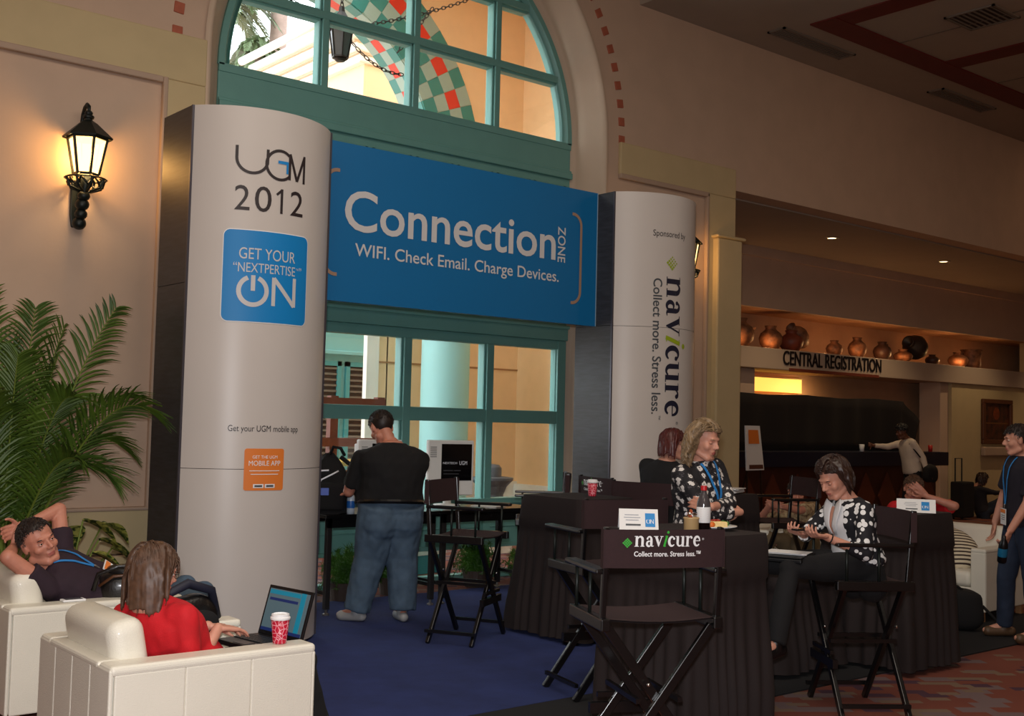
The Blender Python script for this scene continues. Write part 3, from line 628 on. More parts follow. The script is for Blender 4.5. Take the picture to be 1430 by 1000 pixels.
# ================================================================== DIRECTOR'S CHAIRS
def director_chair(label, loc, rz, group="tall folding canvas chairs of the booth", print_=None, arms=True, folded=False):
    o = thing('director_chair', label, 'chair', loc, math.radians(rz), group); bw = M['blackwood']
    for s in (-1, 1):
        B().box((s*.27-.022, -.23, .735), (s*.27+.022, .23, .79)).obj('seat_rail', bw, o, bevel=.006)
        b = B(); b.bar((s*.275, -.19, .77), (s*.275, -.225, 1.195), .03, .024); b.obj('back_post', bw, o, bevel=.004)
        b = B(); b.box((s*.285-.032, -.215, .985), (s*.285+.032, .24, 1.008)); b.obj('armrest', bw, o, bevel=.008)
        [B().tube([(s*.275, yy, .78), (s*.275, yy, .99)], .009, 8).obj('arm_post', M['darkmetal'], o, smooth=True) for yy in (.17, -.02)]
        B().bar((s*.30, -.20, .09), (s*.30, .20, .09), .022).obj('stretcher', bw, o)
        B().bar((s*.10, -.20, .42), (s*.10, .20, .42), .022).obj('stretcher', bw, o)
        for y, dy in ((-.185, -.012), (.185, .012)):
            B().bar((s*.25, y+dy*s, .75), (-s*.31, y+dy*s, .0), .042, .026, up=(0, 1, 0)).obj('leg', bw, o, bevel=.004)
            B().ell((-s*.06, y+dy*s+(.02 if y > 0 else -.02), .495-.0), (.009, .009, .009), nu=8, nv=6).obj('bolt', M['chrome'], o, smooth=True)
    B().bar((-.15, .205, .36), (.15, .205, .36), .022).bar((-.19, .20, .30), (.19, .20, .30), .03, .05).obj('footrest', bw, o)
    c = B(); c.grid(9, 5, lambda u, v: (-.275+.55*u, -.215+.43*v, .79-.018*math.sin(PI*u))); c.grid(9, 5, lambda u, v: (-.275+.55*u, -.215+.43*v, .782-.018*math.sin(PI*u)))
    c.obj('canvas_seat', M['canvas'], o, smooth=True, fixn=False)
    bk = lambda x: -.219-.03*(1-(x/.29)**2)
    c = B()
    for off in (-.012, .012): c.grid(11, 6, lambda u, v: (-.29+.58*u, bk(-.29+.58*u)+off-.014*(v-.5), 1.015+.17*v))
    for x in (-.29, .29): c.box((x-.002, bk(x)-.018, 1.015), (x+.002, bk(x)+.018, 1.185))
    c.obj('canvas_back', M['canvas'], o, smooth=False, fixn=False)
    if print_:
        fn = lambda x, z: (x, bk(x)-.016+.0*z-.012*((z-1.015)/.17-.5), z)
        sw_, Wd_ = serif('navicure'); k = .32/Wd_
        flat([xf(s_, k, k, -.155, 1.112) for s_, g in sw_ if not g], fn, 'printed_name', M['white'], o)
        flat([xf(s_, k, k, -.155, 1.112) for s_, g in sw_ if g], fn, 'printed_accent', M['green'], o)
        d = []
        for i in range(4):
            for j in range(4): cx, cz = -.187+(i-j)*.0058, 1.128+(i+j-3)*.0058; r = .0048; d.append(([(cx-r, cz), (cx, cz-r), (cx+r, cz), (cx, cz+r)], [(0, 1, 2, 3)]))
        flat(d, fn, 'printed_diamond', M['green'], o)
        flat([text2d('Collect more. Stress less.\u2122', -.155, 1.068, .165, 1.092, .02), text2d('\u00ae', .170, 1.14, .18, 1.15)], fn, 'printed_tagline', M['white'], o)
    return o
chD = director_chair('tall black folding chair with large navicure print on its back, nearest us', (3.92, 3.75, 0), -24.3, print_=True)
chA = director_chair('tall black folding chair with plain brown back beside the man in jeans', (5.31, 6.93, .012), -149.3)
chB = director_chair('tall black folding chair at the computer table, behind the red cup table', (6.80, 7.80, .012), 50)
chC = director_chair('empty tall black folding chair between the cola table and the red cup table', (5.02, 5.13, .012), -14.5)
chE = director_chair('tall black folding chair with small oblique navicure lettering, near the redhead woman', (7.0, 7.02, .012), -105, print_=True)
chF = director_chair('tall black folding chair on which the woman with the phone sits', (5.98, 3.98, 0), 55.2)
chG = director_chair('tall black folding chair in the background, behind the phone woman', (8.75, 6.62, .012), 62)

# ================================================================== DRAPED TABLES
def draped(name, label, x0, x1, y0, y1, z, flare=.10, seed=1, nf=26, group='tables draped in dark cloth', zb=.014):
    cx, cy = (x0+x1)/2, (y0+y1)/2; hx, hy = (x1-x0)/2, (y1-y0)/2; rnd = random.Random(seed)
    tb = thing('cocktail_table', 'table hidden under the '+' '.join(label.split()[:9]), 'table', (cx, cy, 0))
    B().box((-hx+.02, -hy+.02, z-.035), (hx-.02, hy-.02, z-.01)).obj('tabletop', M['blackwood'], tb)
    B().tube([(0, 0, .02), (0, 0, z-.03)], .03, 10).obj('pedestal', M['steel'], tb); B().lathe([(0, .04), (.2, .03), (.22, .014), (0, .014)], n=20).obj('foot', M['steel'], tb)
    N = 220; r = .05
    per = []
    L_ = [2*hx, 2*hy, 2*hx, 2*hy]; P_ = sum(L_)
    for i in range(N):
        t = P_*i/N; k = 0
        while t > L_[k]: t -= L_[k]; k += 1
        if k == 0: p = (-hx+t, -hy); 
        elif k == 1: p = (hx, -hy+t)
        elif k == 2: p = (hx-t, hy)
        else: p = (-hx, hy-t)
        # round the corners
        qx = max(-hx+r, min(hx-r, p[0])); qy = max(-hy+r, min(hy-r, p[1])); d = math.hypot(p[0]-qx, p[1]-qy) or 1
        nx, ny = ((p[0]-qx)/d, (p[1]-qy)/d) if (p[0] != qx or p[1] != qy) else (0, 0)
        per.append((qx+nx*r, qy+ny*r, nx, ny, i/N))
    ph = [rnd.random()*6 for _ in range(6)]
    levels = [0, .01, .03, .08, .15, .22, .235, .3, .4, .5, .6, .7, .8, .9, .97, 1]
    rows = []
    for lv in levels:
        row = []
        for (x, y, nx, ny, u) in per:
            w_ = .5+.5*math.sin(2*PI*nf*u+1.6*math.sin(2*PI*5*u+ph[0])+ph[1]); amp = .035*min(1, max(0, (lv-.18))*1.6)
            corner = min(1, abs(nx*ny)*2.2)
            o_ = .004+(.012 if lv < .225 else 0)*min(1, lv*20)+flare*lv**1.1*(1+.5*corner)+amp*w_+.004*math.sin(9*lv+ph[2]+14*u)
            drop = lv*(z-zb); rr = .02
            zz = z-drop if lv > 0 else z
            row.append((cx+x+nx*o_, cy+y+ny*o_, zz+(0.006*math.sin(2*PI*7*u+ph[3]) if lv == 1 else 0)+ (.01 if lv==1 else 0)))
        rows.append(row)
    b = B(); vs = [p for row in rows for p in row]; n = N
    fs = [(j*n+i, j*n+(i+1) % n, (j+1)*n+(i+1) % n, (j+1)*n+i) for j in range(len(rows)-1) for i in range(n)]
    b.add(vs, fs); b.add(rows[0], [tuple(range(n))])
    o = b.obj(name, M['cloth'], smooth=True, bevel=0); tag(o, label, 'tablecloth', group)
    return o
draped('tablecloth', 'dark brown cloth to the floor on the tall table with the red paper cup', 5.88, 6.46, 6.30, 6.98, 1.08, .075, 3, zb=.03)
draped('tablecloth', 'dark brown pleated cloth to the floor on the tall table with cola bottle and plate', 4.47, 5.07, 3.93, 4.60, 1.08, .02, 5, 30, zb=.03)
draped('tablecloth', 'dark brown cloth on the tall table with one tent card, right of the phone woman', 7.06, 7.68, 4.32, 5.0, 1.08, .04, 8, 24, zb=.03)
draped('tablecloth', 'black cloth on the low table behind the phone woman', 6.25, 6.85, 4.75, 5.35, .74, .06, 11, 24, zb=.03)
draped('tablecloth', 'black cloth on the far tall table with a stack of papers on it', 7.72, 8.24, 6.50, 7.1, 1.06, .06, 13, 24, zb=.03)

# ================================================================== WHITE ARMCHAIRS
def armchair(name, label, loc, rz, w=.86, d=.92, group=None, cat='armchair', ncush=1):
    o = thing(name, label, cat, loc, math.radians(rz), group); lt = M['leather']; hw, hd = w/2, d/2; aw = .13; H = .64
    for s in (-1, 1):
        x = s*(hw-aw/2)
        B().box((x-aw/2+.012, -hd+.02, .10), (x+aw/2-.002, hd-.012, H-.012) if s < 0 else (x+aw/2-.012, hd-.012, H-.012)).obj('arm', lt, o, bevel=.02, smooth=False)
        B().box((x-aw/2-.004, -hd+.0, H-.04), (x+aw/2+.004, hd+.004, H+.004)).obj('arm_top', lt, o, bevel=.018, seg=3)
        B().box((x-aw/2, hd-.014, .10), (x+aw/2, hd+.004, H-.03)).obj('arm_front', lt, o, bevel=.008)
        xo = s*hw; n = 3
        for i in range(n):
            y0 = -hd+.02+(d-.03)*i/n; B().box((min(xo-s*.016, xo+s*.002), y0, .10), (max(xo-s*.016, xo+s*.002), y0+(d-.03)/n, H-.03)).obj('side_panel', lt, o, bevel=.007)
    B().box((-hw+.02, -hd+.016, .10), (hw-.02, -hd+.14, H-.012)).obj('back_frame', lt, o, bevel=.015)
    n = 4 if w < 1 else 6
    for i in range(n):
        x0 = -hw+w*i/n; B().box((x0, -hd-.002, .10), (x0+w/n, -hd+.016, H-.01)).obj('back_panel', lt, o, bevel=.007)
    B().box((-hw+aw+.003, -hd-.003, H-.03), (hw-aw-.003, -hd+.14, H+.003)).obj('back_top', lt, o, bevel=.012)
    B().box((-hw+aw, -hd+.12, .12), (hw-aw, hd-.02, .30)).obj('seat_base', lt, o, bevel=.01)
    iw = w-2*aw
    for c in range(ncush):
        x0 = -iw/2+iw*c/ncush; x1 = x0+iw/ncush
        B().box((x0+.004, -hd+.22, .30), (x1-.004, hd+.0, .44)).obj('seat_cushion', lt, o, bevel=.045, seg=4, smooth=True)
        Mx = Matrix.Translation((0, -hd+.19, .42)) @ Matrix.Rotation(math.radians(11), 4, 'X')
        b = B(); b.box((x0+.004, -.085, .0), (x1-.004, .075, .385), Mx); b.obj('back_cushion', lt, o, bevel=.06, seg=5, smooth=True)
    for sx in (-1, 1):
        for sy in (-1, 1): B().box((sx*(hw-.06)-.025, sy*(hd-.06)-.025, 0), (sx*(hw-.06)+.025, sy*(hd-.06)+.025, .10)).obj('leg', mat('beech_wood', (.66, .48, .32), .45, 0, .1, 20), o, bevel=.004)
    return o
armchair('armchair', 'white leather armchair nearest us, with the woman in red', (2.165, 4.95, 0), -90, group=None)
armchair('armchair', 'white leather armchair with the man leaning back, hands behind his head', (2.24, 6.55, 0), -90)
armchair('loveseat', 'white leather loveseat in the background on the right, striped cushion on it', (9.95, 5.86, 0), 94, 1.5, .9, cat='sofa', ncush=2)
def stripes(nt, tc, b):
    mp = nt.nodes.new('ShaderNodeMapping'); mp.inputs['Rotation'].default_value = (0, .5, 0); nt.links.new(tc.outputs['Object'], mp.inputs[0])
    wv = nt.nodes.new('ShaderNodeTexWave'); wv.inputs['Scale'].default_value = 9; wv.inputs['Distortion'].default_value = .3; wv.bands_direction = 'Z'; nt.links.new(mp.outputs[0], wv.inputs['Vector'])
    r = nt.nodes.new('ShaderNodeValToRGB'); r.color_ramp.interpolation = 'CONSTANT'; r.color_ramp.elements[0].color = (*L3((.85, .80, .70)), 1); r.color_ramp.elements[1].color = (*L3((.22, .16, .14)), 1); r.color_ramp.elements[1].position = .62
    nt.links.new(wv.outputs[0], r.inputs[0]); nt.links.new(r.outputs[0], b.inputs['Base Color'])
node_mat('striped_cotton', stripes)
pc = B().ell((0, 0, 0), (.24, .09, .22), nu=24, nv=16).obj('cushion', MAT['striped_cotton'], smooth=True)
pc.location = (9.78, 5.52, .60); pc.rotation_euler = (-.75, .35, math.radians(-62)); tag(pc, 'cream throw cushion with dark stripes lying on the white loveseat', 'cushion')

# ================================================================== COMPUTER TABLES AND WHAT IS ON THEM
def ctable(label, x0, x1):
    o = thing('computer_table', label, 'table', (x0, 8.3, .012), 0, 'black computer tables under the window'); w = x1-x0
    B().box((0, 0, .80), (w, .64, .83)).obj('tabletop', M['blackwood'], o, bevel=.004)
    B().box((.03, .02, .72), (w-.03, .045, .80)).box((.03, .60, .72), (w-.03, .625, .80)).obj('apron', M['blackwood'], o)
    for x in (.03, w-.07):
        for y in (.02, .58):
            l = B().box((x, y, .05), (x+.045, y+.045, .80)).obj('leg', mat('gunmetal', (.16, .15, .15), .4, .3), o, bevel=.003)
            B().lathe([(.012, .05), (.012, .02), (.03, .012), (.03, 0), (0, 0)], (x+.022, y+.022, 0), 12).obj('glide', M['steel'], l)
        B().bar((x+.02, .04, .18), (x+.02, .60, .18), .03).obj('crossbar', M['blackwood'], o)
    return o
ctable('black computer table at which the man in jeans stands', 4.88, 6.04)
ctable('black computer table under the window, behind the brown-backed chair', 6.06, 7.25)
wp = mat('white_plastic', (.86, .86, .85), .35, 0, .02, 8)
def monitor(label, loc, rz, scr=True):
    o = thing('desktop_computer', label, 'computer', loc, math.radians(rz), 'white desktop computers')
    b = B(); b.box((-.24, -.02, .10), (.24, .03, .62)); b.box((-.20, .03, .14), (.20, .12, .58)); b.obj('casing', wp, o, bevel=.012)
    b = B(); b.lathe([(0, .0), (.13, 0), (.13, .012), (.04, .02), (.035, .1), (0, .1)], (0, .05, 0), 20); b.obj('stand', wp, o, smooth=True)
    B().box((-.10, -.026, .24), (.215, -.019, .585)).obj('screen', mat('dark_screen', (.03, .03, .04), .15), o)
    b = B()
    for i in range(6): b.box((-.215, -.023, .46+i*.018), (-.15, -.019, .468+i*.018))
    b.obj('vent_slots', mat('slot_grey', (.5, .5, .5), .5), o)
    fn = lambda x, z: (x, -.0275, z)
    flat([text2d('NEXTECH', -.085, .395, .06, .415), text2d('UGM', .085, .388, .165, .425)], fn, 'screen_text', mat('screen_text', (.7, .7, .72), .5, emit=(.7, .7, .72), estr=.25), o)
    flat([rect(-.08, .33, .02, .338), rect(.03, .33, .10, .338), rect(-.08, .30, .08, .306)], fn, 'screen_lines', mat('screen_text_dim', (.25, .25, .27), .5), o)
    return o
monitor('white desktop computer with black screen, right of the standing man in jeans', (6.48, 8.76, .842), -12)
monitor('white desktop computer half hidden by the man in jeans and the backpack', (5.66, 8.72, .842), 4)
def card_stack(label, loc, rz, w, d, n=5, colr='paper', cat='papers', name='paper_stack', h=.004):
    o = thing(name, label, cat, loc, math.radians(rz)); rnd = random.Random(sum(map(ord, label)))
    s = None
    for i in range(n):
        Mx = Matrix.Translation((rnd.uniform(-.015, .015), rnd.uniform(-.015, .015), h*i)) @ Matrix.Rotation(rnd.uniform(-.12, .12), 4, 'Z')
        B().box((-w/2, -d/2, 0), (w/2, d/2, h*.8), Mx).obj('sheet', M[colr], o)
    return o
card_stack('loose white leaflets on the computer table under the white monitor', (6.72, 8.47, .842), 20, .2, .26, 5)
card_stack('stack of white papers on the far black-draped table behind the curly-haired woman', (8.02, 6.72, 1.068), 25, .28, .3, 6, h=.007)
# backpack
bp = thing('backpack', 'black backpack with glowing reflective piping standing on the computer table', 'backpack', (5.02, 8.5, .842), math.radians(-25))
b = B(); b.grid(22, 14, lambda u, v: (lambda a, t: ((.17-.05*t*t)*math.copysign(abs(math.cos(a))**.7, math.cos(a))*min(1, (1.02-t)*3.2)**.5, (.13-.05*t)*math.copysign(abs(math.sin(a))**.7, math.sin(a))*min(1, (1.02-t)*3.2)**.5+.05*t, .50*t+.01*math.sin(5*a)))(2*PI*u, v), loop=True)
b.add([b.v[i] for i in range(22)], [tuple(range(22))]); bo = b.obj('body', M['black'], bp, smooth=True)
B().box((-.12, -.17, .03), (.12, -.08, .26)).obj('front_pocket', M['black'], bp, bevel=.03, seg=3)
refl = mat('reflective_piping', (.95, .96, 1), .3)
B().tube([(-.125, -.15, .02), (-.13, -.165, .12), (-.125, -.16, .22), (-.08, -.16, .29), (0, -.15, .33), (.06, -.12, .36)], .0075, 6).obj('reflective_piping', refl, bp, smooth=True)
B().tube([(-.15, -.09, .33), (-.10, -.12, .36), (-.02, -.12, .365)], .008, 6).obj('reflective_piping', refl, bp, smooth=True)
B().box((-.11, -.175, .16), (-.02, -.168, .22)).obj('blue_patch', mat('blue_patch', (.30, .40, .75), .5), bp)
B().tube([(0, .0, .50), (.02, -.05, .56), (.08, -.06, .55), (.12, .0, .49)], .014, 8).obj('haul_loop', M['black'], bp, smooth=True)
B().tube([(.10, .10, .47), (.19, .06, .40), (.22, 0, .25), (.18, .02, .08)], .02, 8).obj('shoulder_strap', M['black'], bp, smooth=True)
bt = thing('water_bottle', 'white plastic bottle with blue label in the side pocket of the backpack', 'bottle', (5.14, 8.34, .842))
B().lathe([(0, 0), (.032, 0), (.034, .02), (.034, .12), (.03, .15), (.015, .17), (.015, .19)], n=18).obj('body', mat('clear_white_plastic', (.8, .84, .88), .25), bt, smooth=True)
B().lathe([(.0345, .05), (.0355, .055), (.0355, .105), (.0345, .11)], n=18).obj('label_band', mat('label_blue', (.15, .42, .75), .4), bt, smooth=True)
B().lathe([(.017, .188), (.017, .21), (0, .21)], n=14).obj('cap', M['white'], bt)

# ---- cups, bottle, plate, cards
def cup(label, loc, patt=True):
    o = thing('paper_cup', label, 'cup', loc, 0, 'red paper coffee cups')
    def mk(nt, tc, b):
        v = nt.nodes.new('ShaderNodeTexVoronoi'); v.feature = 'DISTANCE_TO_EDGE'; v.inputs['Scale'].default_value = 48; nt.links.new(tc.outputs['Object'], v.inputs['Vector'])
        r = nt.nodes.new('ShaderNodeValToRGB'); r.color_ramp.interpolation = 'CONSTANT'; r.color_ramp.elements[0].color = (*L3((.90, .62, .66)), 1); r.color_ramp.elements[1].position = .06; r.color_ramp.elements[1].color = (*L3((.74, .07, .20)), 1)
        nt.links.new(v.outputs[0], r.inputs[0]); nt.links.new(r.outputs[0], b.inputs['Base Color'])
    if 'red_cup_print' not in MAT: node_mat('red_cup_print', mk, .4)
    B().lathe([(0, 0), (.029, 0), (.030, .004), (.041, .112), (.040, .112), (.0, .10)], n=28).obj('body', MAT['red_cup_print'], o, smooth=True)
    B().lathe([(.0425, .104), (.0445, .108), (.0445, .114), (.040, .118), (.039, .128), (.034, .130), (.033, .124), (0, .124)], n=28).obj('lid', M['white'], o, smooth=False)
    return o
cup('red patterned paper cup with white lid on the arm of the nearest white armchair', (2.49, 4.60, .646))
cup('red paper cup with white lid alone on a brown-draped tall table', (6.24, 6.55, 1.083))
def tent(label, loc, rz, w=.21, h=.11):
    o = thing('tent_card', label, 'card', loc, math.radians(rz), 'white tent cards'); d = .085
    b = B(); b.add([(-w/2, -d, 0), (w/2, -d, 0), (w/2, 0, h), (-w/2, 0, h), (-w/2, d, 0), (w/2, d, 0), (-w/2, -d+.003, 0), (w/2, -d+.003, 0), (w/2, 0, h-.004), (-w/2, 0, h-.004), (-w/2, d-.003, 0), (w/2, d-.003, 0)], [(0, 1, 2, 3), (3, 2, 5, 4), (6, 9, 8, 7), (9, 10, 11, 8), (0, 6, 7, 1), (4, 5, 11, 10), (0, 3, 9, 6), (3, 4, 10, 9), (1, 7, 8, 2), (2, 8, 11, 5)])
    b.obj('card', M['paper'], o)
    k = lambda x, t: (x, -d+d*t-.0012, h*t+.0012)
    flat([rect(.035, .18, .088, .80)], k, 'blue_square', M['blue'], o)
    k2 = lambda x, t: (x, -d+d*t-.002, h*t+.002)
    flat([stroke(arcp(.051, .42, .009, .10, 60, -240, 12), .004), text2d('N', .063, .32, .08, .52)], k2, 'on_print', M['white'], o)
    flat([rect(-.075, .70, .0, .73), rect(-.08, .58, .01, .61), rect(-.07, .46, .0, .49)], k, 'text_lines', mat('pale_print', (.6, .62, .66), .5), o)
    flat([rect(-.07, .22, .01, .30)], k, 'bold_line', M['inkgrey'], o)
    return o
tent('white tent card with blue square on the table with the cola bottle', (4.40+.12, 4.38, 1.084), -42)
tent('white tent card with blue square alone on the tall table right of the phone woman', (7.40, 4.45, 1.084), -58, .26, .09)
pj = thing('candy_jar', 'tan ceramic jar filled with foil-wrapped sweets beside the cola bottle', 'jar', (4.635, 4.10, 1.083))
B().lathe([(0, 0), (.036, 0), (.04, .006), (.04, .07), (.043, .078), (.043, .084), (.037, .086), (.036, .07), (0, .07)], n=28).obj('pot', mat('tan_glaze', (.72, .60, .42), .4), pj, smooth=True)
rr = random.Random(4)
foil = [M['chrome'], mat('foil_white', (.88, .88, .92), .2, .3), mat('foil_copper', (.80, .42, .28), .25, .5), M['chrome']]
for i in range(16):
    a = rr.random()*6.28; r = rr.random()*.032; B().ell((r*math.cos(a), r*math.sin(a), .085+rr.random()*.035*(1-r*14)), (.013, .010, .008), nu=6, nv=4, rot=Matrix.Rotation(rr.random()*3, 3, 'X') @ Matrix.Rotation(rr.random()*3, 3, 'Y')).obj('sweet', foil[i % 4], pj)
cb = thing('cola_bottle', 'plastic cola bottle with red cap and white label between sweet jar and plate', 'bottle', (4.72, 4.09, 1.083))
B().lathe([(0, 0), (.03, .0), (.036, .008), (.036, .055), (.0365, .06), (.0365, .0601)], n=28).obj('cola', mat('cola_liquid', (.06, .03, .03), .12), cb, smooth=True)
B().lathe([(.0362, .058), (.0362, .15), (.034, .165), (.024, .195), (.015, .215), (.013, .235)], n=28).obj('bottle_body', mat('tinted_plastic', (.28, .26, .27), .15, coat=.3), cb, smooth=True)
B().lathe([(.0372, .055), (.0378, .058), (.0378, .135), (.0372, .138)], n=28).obj('label_band', M['paper'], cb, smooth=True)
flat([(lambda s_: ([(x, z) for x, z in s_[0]], s_[1]))(rect(-.015, .065, .02, .068+.003*k+.012*k)) for k in (0,)]+[rect(-.02, .075+.012*k, .018, .079+.012*k) for k in range(5)], lambda x, z: (.0382*math.sin(x/.038-.7), -.0382*math.cos(x/.038-.7), z), 'label_text', mat('label_rose', (.72, .55, .58), .5), cb)
B().lathe([(.016, .225), (.017, .228), (.017, .25), (0, .252)], n=20).obj('cap', mat('red_cap', (.75, .12, .14), .4), cb)
pl = thing('dinner_plate', 'white dinner plate on the cola table, holding a piece of quiche', 'plate', (4.93, 4.20, 1.083))
B().lathe([(0, .004), (.07, .004), (.085, .010), (.13, .019), (.131, .023), (.086, .016), (.07, .009), (0, .009)], n=40).obj('plate', mat('white_china', (.92, .92, .92), .2), pl, smooth=True)
fq = thing('quiche_slice', 'golden quiche slice with red topping on the white plate', 'food', (4.93, 4.20, 1.094), math.radians(-40))
B().prism([(-.07, -.03), (.075, -.035), (.0, .07)], 0, .035, 'z').obj('filling', mat('quiche', (.90, .78, .52), .6, 0, .15, 60), fq, bevel=.006)
b = B(); rr = random.Random(2)
for i in range(9): b.ell((rr.uniform(-.035, .03), rr.uniform(-.025, .025), .038), (.014, .01, .006), nu=7, nv=5)
b.obj('topping', mat('red_topping', (.62, .16, .10), .4), fq, smooth=True)
gr = B()
for i in range(14):
    a = rr.random()*6.28; gr.ell((.075+.012*math.cos(a), .055+.016*math.sin(a), .006+rr.random()*.02), (.012, .006, .01), nu=6, nv=4, rot=Matrix.Rotation(a, 3, 'Z'))
gr.obj('green_garnish', mat('lettuce', (.22, .42, .12), .6), fq)
oc_ = B().ell((0, 0, 0), (.018, .015, .014), nu=12, nv=8).obj('olive', mat('olive_dark', (.10, .05, .05), .25), smooth=True); oc_.location = (4.81, 4.13, 1.095); tag(oc_, 'small dark round sweet on the cloth right of the cola bottle', 'food')
or_ = B().ell((0, 0, 0), (.020, .018, .016), nu=12, nv=8).obj('fruit_piece', mat('orange_fruit', (.85, .42, .12), .4), smooth=True); or_.location = (4.865, 4.155, 1.115); tag(or_, 'orange fruit piece at the left rim of the plate', 'food')

# ---- laptops
def laptop(label, loc, rz, ang=105, lit=True, w=.34, d=.24, closed=False):
    o = thing('laptop', label, 'laptop', loc, math.radians(rz)); bk_ = mat('laptop_black', (.07, .07, .08), .35)
    B().box((-w/2, -d/2, 0), (w/2, d/2, .022)).obj('base', bk_, o, bevel=.005)
    if closed:
        B().box((-w/2, -d/2, .024), (w/2, d/2, .036)).obj('lid', bk_, o, bevel=.005); return o
    k = B()
    for r_ in range(5):
        for c in range(14): k.box((-w/2+.02+c*.0215, -.03+r_*.021, .022), (-w/2+.02+c*.0215+.018, -.03+r_*.021+.017, .026))
    ko = k.obj('keys', mat('key_black', (.12, .12, .13), .4), o); ko['kind'] = 'stuff'
    B().box((-.045, -.105, .022), (.045, -.05, .0235)).obj('touchpad', mat('touchpad', (.15, .15, .16), .3), o)
    Mx = Matrix.Translation((0, d/2, .02)) @ Matrix.Rotation(math.radians(90-ang), 4, 'X')
    sc_ = B().box((-w/2, -.004, 0), (w/2, .008, .235), Mx).obj('lid', bk_, o, bevel=.003)
    e = lambda n, c, s_: mat(n, c, .3, emit=c, estr=s_)
    B().box((-w/2+.015, -.006, .02), (w/2-.015, -.004, .22), Mx).obj('screen', e('lcd_page', (.30, .38, .41), .36), sc_)
    B().box((-w/2+.015, -.0068, .02), (w/2-.015, -.006, .035), Mx).box((-w/2+.03, -.0068, .165), (w/2-.09, -.006, .178), Mx).obj('screen_bars', e('lcd_navy', (.10, .16, .35), .35), sc_)
    B().box((w/2-.075, -.0068, .035), (w/2-.04, -.006, .22), Mx).box((-w/2+.02, -.0068, .195), (w/2-.08, -.006, .215), Mx).obj('screen_panels', e('lcd_teal', (.08, .45, .55), .4), sc_)
    return o
laptop('open black laptop with lit screen on the lap of the woman in red', (2.53, 4.88, .585), -82, 106)
laptop('closed dark laptop lying on the lap of the phone woman', (5.62, 4.20, .875), 20, closed=True, w=.32, d=.23)
card_stack('white magazine and papers on the closed laptop of the phone woman', (5.62, 4.21, .913), 25, .18, .22, 4, h=.003)

# ---- bags
def blob(name, c, r, m, parent=None, seed=0, amp=.12, rot=None, nu=24, nv=16, pw=.75):
    b = B(); 
    for j in range(nv+1):
        for i in range(nu):
            t = PI*j/nv; a = 2*PI*i/nu; f = lambda x: math.copysign(abs(x)**pw, x)
            p = V((f(math.sin(t)*math.cos(a))*r[0], f(math.sin(t)*math.sin(a))*r[1], f(math.cos(t))*r[2]))
            n_ = noise.noise(p*7+V((seed*3.1, 0, 0))); p *= 1+amp*n_
            if rot is not None: p = rot @ p
            b.v.append(tuple(p+V(c)))
    for j in range(nv):
        for i in range(nu): b.f.append((j*nu+i, (j+1)*nu+i, (j+1)*nu+(i+1) % nu, j*nu+(i+1) % nu)); b.mi.append(0)
    return b.obj(name, m, parent, smooth=True)
lthr = mat('black_leather', (.07, .06, .06), .35, 0, .1, 20, .2, 80, coat=.2)
bg = thing('messenger_bag', 'black leather bag on the lap of the man leaning back', 'bag', (2.46, 6.28, .685), math.radians(-15))
blob('body', (0, 0, 0), (.19, .11, .10), lthr, bg, 1); B().tube([(-.2, -.1, .0), (-.18, -.12, .09), (-.08, -.13, .13), (.1, -.12, .13), (.2, -.05, .1)], .013, 8).obj('handle', lthr, bg, smooth=True)
B().tube([(-.17, -.08, .02), (-.1, -.112, .075), (.1, -.11, .085)], .009, 6).obj('brown_trim', mat('brown_leather_trim', (.36, .22, .13), .35), bg, smooth=True)
blob('flap', (.04, .0, .09), (.17, .10, .035), lthr, bg, 4)
b2 = thing('shoulder_bag', 'dark navy and black bag between the woman in red and her laptop', 'bag', (2.33, 5.24, .64), math.radians(10))
blob('body', (0, 0, 0), (.17, .07, .15), lthr, b2, 7, .1); blob('pocket', (.02, -.08, -.02), (.11, .04, .10), M['black'], b2, 9, .06)
B().tube([(-.18, .0, .02), (-.15, -.02, .15), (-.02, -.04, .205), (.12, -.03, .16), (.18, 0, .02)], [.02, .022, .024, .022, .02], 10).obj('strap', mat('navy_strap', (.10, .11, .18), .6), b2, smooth=True)
b3 = thing('travel_bag', 'black soft travel bag on the floor in front of the white loveseat', 'bag', (9.02, 5.12, .012), math.radians(-50))
blob('body', (0, 0, .17), (.27, .14, .17), M['black'], b3, 12, .08, pw=.5); B().tube([(-.1, -.05, .33), (-.06, -.06, .36), (.06, -.06, .36), (.1, -.05, .33)], .012, 8).obj('handle', M['black'], b3, smooth=True)
B().tube([(.27, 0, .2), (.4, -.05, .06), (.36, -.1, .02), (.5, -.12, .015)], .012, 8).obj('strap', M['black'], b3, smooth=True)
ph = thing('mobile_phone', 'white mobile phone on the arm of the white armchair behind the woman in red', 'phone', (2.12, 6.19, .645), 0)
B().box((-.06, -.03, 0), (.06, .03, .012)).obj('body', M['white'], ph, bevel=.004); B().box((-.045, -.026, .012), (.045, .026, .0128)).obj('screen', mat('phone_screen', (.35, .36, .38), .2), ph)

